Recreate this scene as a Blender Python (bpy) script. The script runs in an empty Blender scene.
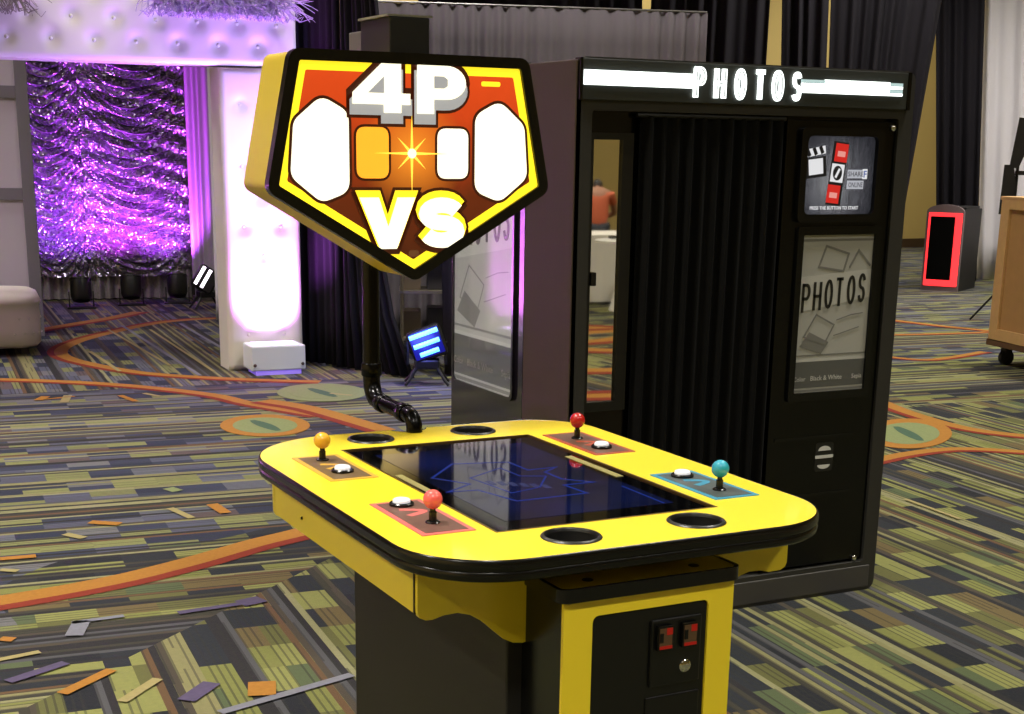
import bpy, bmesh, math, random
from mathutils import Vector, Matrix, noise
S = bpy.context.scene
COL = S.collection
random.seed(7)
PI = math.pi

# ------------------------------------------------------------------ camera
YAW, PIT, ROL, FPX, CY, HCAM = 0.475107566, 0.267667083, -0.0155001486, 1442.97, 542.87, 1.65
fw = Vector((math.sin(YAW)*math.cos(PIT), math.cos(YAW)*math.cos(PIT), -math.sin(PIT)))
r0 = Vector((math.cos(YAW), -math.sin(YAW), 0)); d0 = fw.cross(r0)
rt = r0*math.cos(ROL) + d0*math.sin(ROL)
dn = -r0*math.sin(ROL) + d0*math.cos(ROL)
cam = bpy.data.cameras.new('camera'); camo = bpy.data.objects.new('camera', cam); COL.objects.link(camo)
cam.sensor_width = 36; cam.lens = FPX/1024*36; cam.shift_y = (CY-357)/1024; cam.clip_end = 200
M = Matrix((( rt.x, -dn.x, -fw.x, 0), (rt.y, -dn.y, -fw.y, 0), (rt.z, -dn.z, -fw.z, HCAM), (0,0,0,1)))
camo.matrix_world = M
S.camera = camo

# ------------------------------------------------------------------ world, exposure, room lights
S.view_settings.view_transform = 'Standard'; S.view_settings.look = 'None'
S.view_settings.gamma = 1.0; S.view_settings.use_curve_mapping = False
S.view_settings.exposure = 0.1
W = bpy.data.worlds.new('world'); S.world = W; W.use_nodes = True
W.node_tree.nodes['Background'].inputs[0].default_value = (0.9, 0.92, 1.0, 1)
W.node_tree.nodes['Background'].inputs[1].default_value = 0.05
CEIL = 6.5
LAMPS = [(x, y) for y in (-11.5, -6.5, -1.5, 3.6, 8.6) for x in (-5.5, -0.3, 4.9, 10.1, 15.3)]
LAMPS += [(11.2, 12.9), (13.4, 11.4), (8.0, 18.9), (12.0, 18.9), (16.4, 18.2), (-1.2, 12.6)]      # unseen lamps added to brighten white drape, back wall and ottoman; lounge otherwise dark
LAMP_W = 165.0
def area_light(name, loc, size, power, color, rot=(0,0,0), shape='DISK', parent=None):
    l = bpy.data.lights.new(name, 'AREA'); l.shape = shape; l.size = size; l.energy = power; l.color = color
    o = bpy.data.objects.new(name, l); COL.objects.link(o); o.location = loc; o.rotation_euler = rot
    if parent: o.parent = parent
    return o
def spot_light(name, loc, target, power, color, angle=60, blend=.6, radius=.05, parent=None):
    l = bpy.data.lights.new(name, 'SPOT'); l.energy = power; l.color = color; l.spot_size = math.radians(angle)
    l.spot_blend = blend; l.shadow_soft_size = radius
    o = bpy.data.objects.new(name, l); COL.objects.link(o); o.location = loc
    o.rotation_euler = (Vector(target)-Vector(loc)).to_track_quat('-Z', 'Y').to_euler()
    if parent: o.parent = parent
    return o

# ------------------------------------------------------------------ pixel helpers (1024x714 frame)
CAM = Vector((0, 0, HCAM))
def ray(x, y): return rt*((x-512)/FPX) + dn*((y-CY)/FPX) + fw
def G(x, y, z=0.0):
    d = ray(x, y); return CAM + d*((z-HCAM)/d.z)
def onplane(x, y, P, n):
    d = ray(x, y); n = Vector(n); return CAM + d*((Vector(P)-CAM).dot(n)/d.dot(n))
def ondist(x, y, dist):
    d = ray(x, y); return CAM + d*(dist/math.hypot(d.x, d.y))

# ------------------------------------------------------------------ materials
def lin(c):
    def f(v):
        v /= 255.0
        return v/12.92 if v <= .04045 else ((v+.055)/1.055)**2.4
    return tuple(f(v) for v in c)
MATS = {}
def mat(name, rgb, rough=.5, metal=0., emis=None, estr=1., coat=0., spec=.5, var=0., vscale=30., bump=0., bscale=200.):
    if name in MATS: return MATS[name]
    m = bpy.data.materials.new(name); m.use_nodes = True; nt = m.node_tree
    b = nt.nodes['Principled BSDF']; c = lin(rgb)
    b.inputs['Base Color'].default_value = (*c, 1); b.inputs['Roughness'].default_value = rough
    b.inputs['Metallic'].default_value = metal; b.inputs['Coat Weight'].default_value = coat
    b.inputs['Coat Roughness'].default_value = .06; b.inputs['Coat IOR'].default_value = 1.9 if coat == 1. else 1.5; b.inputs['Specular IOR Level'].default_value = spec
    if emis:
        b.inputs['Emission Color'].default_value = (*lin(emis), 1); b.inputs['Emission Strength'].default_value = estr
    tc = None
    if var or bump:
        tc = nt.nodes.new('ShaderNodeTexCoord')
    if var:
        n = nt.nodes.new('ShaderNodeTexNoise'); n.inputs['Scale'].default_value = vscale; n.inputs['Detail'].default_value = 5
        nt.links.new(tc.outputs['Object'], n.inputs['Vector'])
        mx = nt.nodes.new('ShaderNodeMix'); mx.data_type = 'RGBA'
        nt.links.new(n.outputs['Fac'], mx.inputs[0])
        mx.inputs[6].default_value = (*[v*(1-var) for v in c], 1); mx.inputs[7].default_value = (*[min(1, v*(1+var)) for v in c], 1)
        nt.links.new(mx.outputs[2], b.inputs['Base Color'])
    if bump:
        n2 = nt.nodes.new('ShaderNodeTexNoise'); n2.inputs['Scale'].default_value = bscale
        nt.links.new(tc.outputs['Object'], n2.inputs['Vector'])
        bp = nt.nodes.new('ShaderNodeBump'); bp.inputs['Strength'].default_value = bump; bp.inputs['Distance'].default_value = .01
        nt.links.new(n2.outputs['Fac'], bp.inputs['Height']); nt.links.new(bp.outputs[0], b.inputs['Normal'])
    MATS[name] = m
    return m

class NB:
    """tiny node builder"""
    def __init__(s, nt): s.nt = nt
    def v(s, x, sock):
        if isinstance(x, (int, float)): sock.default_value = x
        elif isinstance(x, tuple): sock.default_value = x
        else: s.nt.links.new(x, sock)
    def m(s, op, a, b=0., c=0.):
        n = s.nt.nodes.new('ShaderNodeMath'); n.operation = op
        s.v(a, n.inputs[0]); s.v(b, n.inputs[1]); s.v(c, n.inputs[2]); return n.outputs[0]
    def xyz(s, x, y, z=0.):
        n = s.nt.nodes.new('ShaderNodeCombineXYZ'); s.v(x, n.inputs[0]); s.v(y, n.inputs[1]); s.v(z, n.inputs[2]); return n.outputs[0]
    def wn(s, vec):
        n = s.nt.nodes.new('ShaderNodeTexWhiteNoise'); n.noise_dimensions = '3D'; s.v(vec, n.inputs['Vector']); return n.outputs['Value']
    def mixf(s, f, a, b):
        n = s.nt.nodes.new('ShaderNodeMix'); s.v(f, n.inputs[0]); s.v(a, n.inputs[2]); s.v(b, n.inputs[3]); return n.outputs[0]
    def mixc(s, f, a, b):
        n = s.nt.nodes.new('ShaderNodeMix'); n.data_type = 'RGBA'; s.v(f, n.inputs[0]); s.v(a, n.inputs[6]); s.v(b, n.inputs[7]); return n.outputs[2]
    def ramp(s, f, stops, const=True):
        n = s.nt.nodes.new('ShaderNodeValToRGB'); r = n.color_ramp; r.interpolation = 'CONSTANT' if const else 'LINEAR'
        while len(r.elements) > 1: r.elements.remove(r.elements[-1])
        r.elements[0].position = stops[0][0]; r.elements[0].color = (*lin(stops[0][1]), 1)
        for p, c in stops[1:]:
            e = r.elements.new(p); e.color = (*lin(c), 1)
        s.v(f, n.inputs[0]); return n.outputs[0]
    def noise(s, vec, scale, detail=3):
        n = s.nt.nodes.new('ShaderNodeTexNoise'); s.v(vec, n.inputs['Vector']); n.inputs['Scale'].default_value = scale; n.inputs['Detail'].default_value = detail
        return n.outputs['Fac']

# ------------------------------------------------------------------ mesh helpers
def thing(name, label, cat, loc=(0,0,0), rotz=0., group=None):
    o = bpy.data.objects.new(name, None); COL.objects.link(o); o.location = loc; o.rotation_euler = (0, 0, rotz)
    o.empty_display_size = .1; o['label'] = label; o['category'] = cat
    if group: o['group'] = group
    return o
def tag(o, label, cat, group=None):
    o['label'] = label; o['category'] = cat
    if group: o['group'] = group
    return o
def rootof(o):
    while o.parent: o = o.parent
    return o
def obj(name, bm, m, parent=None, w=False, smooth=None, label=None, kind=None):
    """bm -> one mesh object. w: vertices given in world axes, shifted to the root's origin."""
    if w and parent:
        r = rootof(parent); bmesh.ops.translate(bm, verts=bm.verts, vec=-Vector(r.location))
    me = bpy.data.meshes.new(name); bm.to_mesh(me); bm.free()
    for k in (m if isinstance(m, (list, tuple)) else [m]): me.materials.append(k)
    if smooth:
        me.polygons.foreach_set('use_smooth', [True]*len(me.polygons)); me.set_sharp_from_angle(angle=math.radians(smooth))
    o = bpy.data.objects.new(name, me); COL.objects.link(o)
    if parent: o.parent = parent
    if label: o['label'] = label
    if kind: o['kind'] = kind
    return o
def NEW(): return bmesh.new()
def box(bm, x0, x1, y0, y1, z0, z1, bev=0., seg=2):
    vs = [bm.verts.new(p) for p in ((x0,y0,z0),(x1,y0,z0),(x1,y1,z0),(x0,y1,z0),(x0,y0,z1),(x1,y0,z1),(x1,y1,z1),(x0,y1,z1))]
    fs = [bm.faces.new([vs[i] for i in f]) for f in ((3,2,1,0),(4,5,6,7),(0,1,5,4),(1,2,6,5),(2,3,7,6),(3,0,4,7))]
    if bev:
        es = list({e for f in fs for e in f.edges})
        bmesh.ops.bevel(bm, geom=es, offset=bev, segments=seg, affect='EDGES', profile=.5)
    return bm
def bx(*a, **k): return box(NEW(), *a, **k)
def prism(bm, pts, fmap, w0, w1):
    """closed 2D polygon pts (u,v) extruded from w0 to w1; fmap(u,v,w)->xyz"""
    a = [bm.verts.new(fmap(u, v, w0)) for u, v in pts]; b = [bm.verts.new(fmap(u, v, w1)) for u, v in pts]
    n = len(pts)
    bm.faces.new(list(reversed(a))); bm.faces.new(b)
    for i in range(n): bm.faces.new((a[i], a[(i+1) % n], b[(i+1) % n], b[i]))
    return bm
def fixn(bm): bmesh.ops.recalc_face_normals(bm, faces=bm.faces); return bm
XY = lambda u, v, w: (u, v, w)
def XZ(y): return lambda u, v, w: (u, y-w, v)          # w grows toward -Y (the viewer's side)
def lathe(bm, prof, c=(0,0,0), n=24, axis='Z', cap=True):
    rings = []
    for r, h in prof:
        ring = []
        for i in range(n):
            a = 2*PI*i/n; p = (r*math.cos(a), r*math.sin(a), h)
            if axis == 'Y': p = (p[0], -p[2], p[1])
            if axis == 'X': p = (p[2], p[0], p[1])
            ring.append(bm.verts.new((c[0]+p[0], c[1]+p[1], c[2]+p[2])))
        rings.append(ring)
    for a, b in zip(rings, rings[1:]):
        for i in range(n): bm.faces.new((a[i], a[(i+1) % n], b[(i+1) % n], b[i]))
    if cap:
        bm.faces.new(list(reversed(rings[0]))); bm.faces.new(rings[-1])
    return fixn(bm)
def tube(bm, pts, r, n=12, rad=None):
    pts = [Vector(p) for p in pts]; rings = []
    t0 = (pts[1]-pts[0]).normalized()
    up = Vector((0,0,1)) if abs(t0.z) < .9 else Vector((1,0,0))
    nrm = t0.cross(up).normalized()
    for i, p in enumerate(pts):
        t = (pts[min(i+1, len(pts)-1)] - pts[max(i-1, 0)]).normalized()
        nrm = (nrm - t*nrm.dot(t)).normalized(); bi = t.cross(nrm)
        rr_ = rad[i] if rad else r
        rings.append([bm.verts.new(p + (nrm*math.cos(2*PI*k/n) + bi*math.sin(2*PI*k/n))*rr_) for k in range(n)])
    for a, b in zip(rings, rings[1:]):
        for i in range(n): bm.faces.new((a[i], a[(i+1) % n], b[(i+1) % n], b[i]))
    bm.faces.new(list(reversed(rings[0]))); bm.faces.new(rings[-1])
    return fixn(bm)
def rr(x0, x1, y0, y1, r, n=8):
    out = []; q = r if isinstance(r, tuple) else (r,)*4
    for cx, cy, a0, r in ((x1-q[0], y0+q[0], -90, q[0]), (x1-q[1], y1-q[1], 0, q[1]), (x0+q[2], y1-q[2], 90, q[2]), (x0+q[3], y0+q[3], 180, q[3])):
        for i in range(n+1):
            a = math.radians(a0+90*i/n); out.append((cx+r*math.cos(a), cy+r*math.sin(a)))
    return out
def roundpoly(pts, r, n=5):
    out = []; N = len(pts)
    for i in range(N):
        p = Vector(pts[i]); a = (Vector(pts[i-1])-p).normalized(); b = (Vector(pts[(i+1) % N])-p).normalized()
        ang = a.angle(b); d = r/math.tan(ang/2)
        p0 = p+a*d; p1 = p+b*d
        for k in range(n+1):
            t = k/n; q = (p0.lerp(p, t)).lerp(p.lerp(p1, t), t); out.append((q.x, q.y))
    return out
def offset(pts, d):
    """offset a closed polygon outward by d"""
    out = []; N = len(pts)
    if sum(pts[i-1][0]*pts[i][1]-pts[i][0]*pts[i-1][1] for i in range(N)) < 0: d = -d
    for i in range(N):
        a = Vector(pts[i-1]); b = Vector(pts[i]); c = Vector(pts[(i+1) % N])
        e1 = (b-a).normalized(); e2 = (c-b).normalized()
        n1 = Vector((e1.y, -e1.x)); n2 = Vector((e2.y, -e2.x)); m = (n1+n2)
        if m.length < 1e-6: m = n1
        m.normalize(); k = d/max(.3, m.dot(n1)); out.append((b.x+m.x*k, b.y+m.y*k))
    return out
def ringmesh(bm, po, pi, fmap, w0, w1):
    n = len(po)
    L = [[bm.verts.new(fmap(u, v, w)) for u, v in P] for P, w in ((po, w0), (po, w1), (pi, w1), (pi, w0))]
    for j in range(4):
        a, b = L[j], L[(j+1) % 4]
        for i in range(n): bm.faces.new((a[i], a[(i+1) % n], b[(i+1) % n], b[i]))
    return fixn(bm)
def plate_holes(bm, outer, holes, z):
    es = []
    for P in [outer]+holes:
        vs = [bm.verts.new((x, y, z)) for x, y in P]
        for i in range(len(vs)): es.append(bm.edges.new((vs[i], vs[(i+1) % len(vs)])))
    bmesh.ops.triangle_fill(bm, use_beauty=True, use_dissolve=False, edges=es)
    bmesh.ops.recalc_face_normals(bm, faces=bm.faces)
    for f in bm.faces:
        if f.normal.z < 0: f.normal_flip()
    return bm
def stroke(bm, pts, t, fmap, w0, w1, ext=0., closed=False):
    """thick flat polyline (t wide), extruded w0..w1"""
    P = [Vector(p) for p in pts]
    if not closed and ext:
        P[0] = P[0] + (P[0]-P[1]).normalized()*ext; P[-1] = P[-1] + (P[-1]-P[-2]).normalized()*ext
    Lp, Rp = [], []; N = len(P)
    for i in range(N):
        if closed: a, b, c = P[i-1], P[i], P[(i+1) % N]
        else: a, b, c = P[max(i-1, 0)], P[i], P[min(i+1, N-1)]
        e1 = (b-a); e2 = (c-b)
        if e1.length < 1e-9: e1 = e2
        if e2.length < 1e-9: e2 = e1
        e1 = e1.normalized(); e2 = e2.normalized()
        n1 = Vector((-e1.y, e1.x)); n2 = Vector((-e2.y, e2.x)); m = n1+n2
        if m.length < 1e-6: m = n1
        m.normalize(); k = t/2/max(.45, m.dot(n1))
        Lp.append(b+m*k); Rp.append(b-m*k)
    for i in range(N if closed else N-1):
        j = (i+1) % N
        q = [Rp[i], Rp[j], Lp[j], Lp[i]]
        prism(bm, [(v.x, v.y) for v in q], fmap, w0, w1)
    return bm
def arc(cx, cy, rx, ry, a0, a1, n=10):
    return [(cx+rx*math.cos(math.radians(a0+(a1-a0)*i/n)), cy+ry*math.sin(math.radians(a0+(a1-a0)*i/n))) for i in range(n+1)]
GLY = {  # centre-line strokes in a 0..1 box (x scaled by caller)
 'P': [[(0,0),(0,1)], [(0,1),(.55,1)]+arc(.55,.74,.45,.26,90,-90,10)+[(0,.48)]],
 'H': [[(0,0),(0,1)], [(1,0),(1,1)], [(0,.5),(1,.5)]],
 'O': [arc(.5,.5,.5,.5,90,450,24)],
 'T': [[(.5,0),(.5,1)], [(0,1),(1,1)]],
 'S': [arc(.5,.75,.5,.25,18,270,14)+arc(.5,.25,.5,.25,90,-162,14)[1:]],
 '4': [[(.68,0),(.68,1)], [(.68,1),(.0,.32)], [(.0,.32),(1,.32)]],
 'V': [[(0,1),(.5,0),(1,1)]],
}
def glyph(bm, ch, x, y, wd, ht, t, fmap, w0, w1, ext=0.):
    for s in GLY[ch]:
        cl = ch == 'O'
        pts = [(x+u*wd, y+v*ht) for u, v in s]
        if cl: pts = pts[:-1]
        stroke(bm, pts, t, fmap, w0, w1, ext, cl)
    return bm
def textbm(body, size, fmap, w=0., bold=0., align='CENTER', sx=1.):
    cu = bpy.data.curves.new('t', 'FONT'); cu.body = body; cu.size = size; cu.align_x = align; cu.offset = bold; cu.resolution_u = 2
    to = bpy.data.objects.new('t', cu); COL.objects.link(to)
    dg = bpy.context.evaluated_depsgraph_get(); me = bpy.data.meshes.new_from_object(to.evaluated_get(dg))
    bm = bmesh.new(); bm.from_mesh(me)
    for v in bm.verts: v.co = Vector(fmap(v.co.x*sx, v.co.y, w))
    bpy.data.objects.remove(to); bpy.data.curves.remove(cu); bpy.data.meshes.remove(me)
    return bm
def copy_tree(o, parent=None):
    c = o.copy(); COL.objects.link(c); c.parent = parent
    for ch in list(o.children): copy_tree(ch, c)
    return c
def struct(o): o['kind'] = 'structure'; return o

# ------------------------------------------------------------------ the room shell
RX0, RX1, RY0, RY1 = -8.0, 20.0, -15.0, 20.5
def carpet_material():
    m = bpy.data.materials.new('carpet'); m.use_nodes = True; nt = m.node_tree; N = NB(nt)
    b = nt.nodes['Principled BSDF']; b.inputs['Roughness'].default_value = .95; b.inputs['Specular IOR Level'].default_value = .1
    tc = nt.nodes.new('ShaderNodeTexCoord'); sp = nt.nodes.new('ShaderNodeSeparateXYZ'); nt.links.new(tc.outputs['Object'], sp.inputs[0])
    th = math.radians(-5.0); c, s = math.cos(th), math.sin(th)
    x, y = sp.outputs[0], sp.outputs[1]
    # carpet axes, origin on the mitre seam
    xr = N.m('ADD', N.m('MULTIPLY', N.m('SUBTRACT', x, .845), c), N.m('MULTIPLY', N.m('SUBTRACT', y, 4.51), s))
    yr = N.m('SUBTRACT', N.m('MULTIPLY', N.m('SUBTRACT', y, 4.51), c), N.m('MULTIPLY', N.m('SUBTRACT', x, .845), s))
    a1 = N.m('MULTIPLY', N.m('GREATER_THAN', yr, xr), N.m('LESS_THAN', yr, 5.6))
    a2 = N.m('MULTIPLY', N.m('GREATER_THAN', xr, 4.2), N.m('GREATER_THAN', yr, 3.4))
    a3 = N.m('LESS_THAN', yr, -6.0)
    along_x = N.m('MAXIMUM', N.m('MAXIMUM', a1, a2), a3)                      # 1: stripes run along x
    al = N.mixf(along_x, yr, xr); ac = N.mixf(along_x, xr, yr)
    per = N.m('DIVIDE', ac, .235); row = N.m('FLOOR', per); fr = N.m('SUBTRACT', per, row)
    hrow = N.wn(N.xyz(row, along_x, 3.))
    blk = N.m('FLOOR', N.m('DIVIDE', N.m('ADD', al, N.m('MULTIPLY', row, .085)), .215))
    half = N.m('GREATER_THAN', fr, .36)
    h = N.wn(N.xyz(N.m('ADD', row, N.m('MULTIPLY', half, .5)), blk, along_x))
    fine = N.m('FLOOR', N.m('DIVIDE', ac, .0261))
    hf = N.wn(N.xyz(fine, along_x, 11.))
    hfb = N.wn(N.xyz(fine, blk, 5.))
    big = N.noise(tc.outputs['Object'], .35, 2)
    greyish = N.m('GREATER_THAN', N.m('ADD', N.m('SUBTRACT', N.m('MULTIPLY', yr, .085), N.m('MULTIPLY', xr, .05)), N.m('MULTIPLY', big, .6)), .37)
    olive = N.ramp(h, [(0., (108,110,60)), (.20, (120,121,70)), (.38, (86,86,50)), (.52, (32,36,44)), (.74, (24,27,36)), (.85, (74,84,58)), (.93, (92,80,52))])
    slate = N.ramp(h, [(0., (112,114,72)), (.15, (84,86,96)), (.32, (36,41,60)), (.50, (72,74,90)), (.64, (46,51,70)), (.78, (94,94,96)), (.88, (106,108,70)), (.95, (80,68,70))])
    base = N.mixc(greyish, olive, slate)
    st = N.ramp(hf, [(0., (52,50,44)), (.22, (118,114,78)), (.38, (34,33,38)), (.62, (88,66,46)), (.70, (124,122,88)), (.84, (70,70,74)), (.94, (64,58,50))])
    band = N.m('MAXIMUM', N.m('GREATER_THAN', fr, .78), N.m('LESS_THAN', hrow, .14))
    thin = N.m('LESS_THAN', N.wn(N.xyz(fine, 29., along_x)), .22)
    col = N.mixc(N.m('MAXIMUM', band, thin), base, st)
    hair = N.m('LESS_THAN', N.m('FRACT', N.m('DIVIDE', ac, .0261)), .3)
    col = N.mixc(N.m('MULTIPLY', hair, N.m('MULTIPLY', N.m('GREATER_THAN', hfb, .35), .55)), col, (*lin((36,37,36)), 1))
    nz = N.noise(tc.outputs['Object'], 55., 3)
    col = N.mixc(N.m('MULTIPLY', nz, .35), col, (*lin((60,58,48)), 1))
    nt.links.new(col, b.inputs['Base Color'])
    bp = nt.nodes.new('ShaderNodeBump'); bp.inputs['Strength'].default_value = .35; bp.inputs['Distance'].default_value = .006
    nt.links.new(N.noise(tc.outputs['Object'], 220., 2), bp.inputs['Height']); nt.links.new(bp.outputs[0], b.inputs['Normal'])
    return m
WALL = mat('wall_paint', (196,172,104), .8, var=.05, vscale=2.)
CEILM = mat('ceiling_paint', (205,200,190), .9)
floor = struct(obj('floor', bx(RX0, RX1, RY0, RY1, -.1, 0), carpet_material()))
for nm, a in (('wall_back', (RX0, RX1, RY1, RY1+.2, 0, CEIL)), ('wall_front', (RX0, RX1, RY0-.2, RY0, 0, CEIL)),
              ('wall_left', (RX0-.2, RX0, RY0, RY1, 0, CEIL)), ('wall_right', (RX1, RX1+.2, RY0, RY1, 0, CEIL))):
    struct(obj(nm, bx(*a), WALL))
struct(obj('ceiling', bx(RX0, RX1, RY0, RY1, CEIL, CEIL+.2), CEILM))
BASEM = mat('baseboard_wood', (70,52,36), .4)
struct(obj('baseboard_back', bx(RX0, RX1, RY1-.02, RY1, 0, .16), BASEM))
struct(obj('baseboard_right', bx(RX1-.02, RX1, RY0, RY1, 0, .16), BASEM))
struct(obj('baseboard_front', bx(RX0, RX1, RY0, RY0+.02, 0, .16), BASEM))
def ceiling_lights():
    trim = mat('lamp_trim', (225,222,215), .4)
    for i, (x, y) in enumerate(LAMPS):
        t = thing('ceiling_light', 'unseen round recessed ceiling downlight with white trim above the ballroom', 'ceiling light', (x, y, CEIL-.06), 0, 'ballroom ceiling downlights')
        bm = NEW(); ringmesh(bm, arc(0,0,.42,.42,0,360,24)[:-1], arc(0,0,.36,.36,0,360,24)[:-1], XY, .0, .06)
        obj('trim_ring', bm, trim, t, smooth=40)
        area_light('lamp', (0, 0, .02), .7, LAMP_W*(2.5 if x < -3 and y > -2 else .65 if y < -2 else .9), (1.0, .955, .865), parent=t).data.spread = math.radians(115)
ceiling_lights()

# carpet figures woven into the pattern: ribbons, leaves and dashes (part of the floor)
def ribbon(name, pix, w, m, z, taper=False, off=0.):
    P = [G(px, py) for px, py in pix]
    Q = []                                        # Catmull-Rom through the points
    for i in range(len(P)-1):
        p0, p1, p2, p3 = P[max(i-1,0)], P[i], P[i+1], P[min(i+2,len(P)-1)]
        for k in range(8):
            t = k/8
            Q.append(.5*((2*p1)+(p2-p0)*t+(2*p0-5*p1+4*p2-p3)*t*t+(3*p1-p0-3*p2+p3)*t**3))
    Q.append(P[-1])
    bm = NEW(); prev = None; n = len(Q)
    for i, q in enumerate(Q):
        t = (Q[min(i+1,n-1)]-Q[max(i-1,0)]); t.z = 0; t.normalize(); nr = Vector((-t.y, t.x, 0))
        ww = w*(.35+.65*math.sin(PI*i/(n-1))) if taper else w
        a = bm.verts.new((q.x+nr.x*(off+ww/2), q.y+nr.y*(off+ww/2), z)); b = bm.verts.new((q.x+nr.x*(off-ww/2), q.y+nr.y*(off-ww/2), z))
        if prev: bm.faces.new((prev[0], prev[1], b, a))
        prev = (a, b)
    return obj(name, fixn(bm), m, floor)
def carpet_figures():
    kw = dict(rough=.95, spec=.1, var=.18, vscale=60.)
    OR = mat('yarn_orange', (138,96,42), **kw); RD = mat('yarn_red', (108,44,32), **kw); GR = mat('yarn_green', (108,116,78), **kw)
    PU = mat('yarn_purple', (74,66,88), **kw); TN = mat('yarn_tan', (132,122,82), **kw); LV = mat('yarn_lavender', (104,104,112), **kw)
    DG = mat('yarn_darkgreen', (62,82,66), **kw)
    pairs = [([(-60,612),(0,602),(70,590),(130,578),(190,563),(225,553),(260,543),(305,532),(345,519)], .15),
             ([(228,318),(185,320),(150,324),(112,332),(78,341),(60,350),(66,358),(98,366),(140,373),(190,377),(250,380),(320,382)], .13),
             ([(-30,379),(40,381),(100,384),(160,389),(215,396),(250,404),(320,416)], .13),
             ([(30,332),(70,325),(112,318),(140,312)], .16),
             ([(262,401),(305,408),(345,419),(385,431)], .16),
             ([(880,402),(905,412),(945,424),(985,432),(1060,440)], .13),
             ([(868,463),(905,455),(945,450),(985,450),(1060,455)], .11),
             ([(890,320),(940,326),(990,331),(1040,336)], .13),
             ([(890,335),(940,334),(990,332),(1040,328)], .10),
             ([(880,356),(930,360),(985,352)], .10)]
    for k, (px, w) in enumerate(pairs):
        ribbon('carpet_ribbon', px, w, OR, .0012+.0001*k)
        ribbon('carpet_ribbon', px, w*.42, RD, .0024+.0001*k, off=-w*.52)
    # loops seen in the booth's mirror
    for k, (cx, cy, r, a0, a1) in enumerate(((6.9,-2.6,.95,60,300), (6.35,-3.2,.8,-60,150), (5.3,-.55,.7,20,250), (5.9,-1.5,.6,-30,190), (4.9,.2,.5,30,330))):
        P = arc(cx, cy, r, r*.7, a0, a1, 24)
        for w, m_, z, o in ((.24, OR, .0014+.0002*k, 0), (.12, RD, .0026+.0002*k, .17)):
            bm = NEW(); stroke(bm, [(cx+(x-cx)*(1+o/r), cy+(y-cy)*(1+o/r)) for x, y in P], w, XY, z-.0008, z)
            obj('carpet_ribbon', bm, m_, floor)
    def leaf(cx, cy, rx, ry, k):
        for s, m_, z in ((1., GR if k == 1 else OR, .0040), (.72, GR, .0046)):
            bm = NEW(); prism(bm, [tuple(G(cx+rx*s*math.cos(a*PI/16), cy+ry*s*math.sin(a*PI/16)).xy) for a in range(32)], XY, z-.002, z)
            obj('carpet_leaf', fixn(bm), m_, floor)
        ribbon('carpet_leaf_vein', [(cx-rx*.28, cy-ry*.45), (cx, cy), (cx+rx*.3, cy+ry*.5)], .09, DG, .0052, taper=True)
    leaf(265, 426, 45, 11, 0); leaf(322, 393, 45, 9, 1); leaf(908, 434, 44, 15, 2); None
    dash = [((120,525),(90,523),.09,OR,0), ((65,535),(84,539),.07,TN,0), ((170,509),(192,519),.06,TN,0), ((212,505),(226,514),.09,OR,0),
            ((0,560),(36,557),.08,OR,0), ((0,571),(18,572),.06,TN,0), ((178,614),(240,605),.06,PU,0), ((240,605),(262,600),.13,PU,0),
            ((74,637),(82,622),.10,LV,0), ((72,624),(124,617),.05,LV,0), ((0,640),(14,641),.07,OR,0), ((-5,662),(40,653),.05,TN,0),
            ((8,683),(66,664),.07,PU,0), ((62,695),(112,671),.07,OR,0), ((122,703),(158,680),.06,TN,0), ((262,697),(262,683),.14,OR,0),
            ((186,702),(212,684),.10,PU,0), ((220,714),(290,694),.06,LV,0), ((290,694),(352,676),.06,LV,0), ((168,489),(178,492),.10,GR,0),
            ((38,401),(46,397),.10,OR,0), ((64,403),(68,396),.09,TN,0), ((120,396),(136,402),.07,OR,0), ((144,394),(160,397),.06,TN,0),
            ((45,400),(75,397),.05,OR,0), ((90,352),(120,372),.05,TN,0), ((122,326),(200,376),.05,LV,0), ((150,330),(214,372),.04,TN,0),
            ((180,324),(228,352),.05,LV,0), ((108,330),(170,366),.04,TN,0), ((905,500),(960,520),.04,TN,0), ((330,394),(352,396),.05,TN,0)]
    for a, b, w, m_, z in dash:
        ribbon('carpet_dash', [a, ((a[0]+b[0])/2, (a[1]+b[1])/2), b], w*.62, m_, .0056)
carpet_figures()

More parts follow.
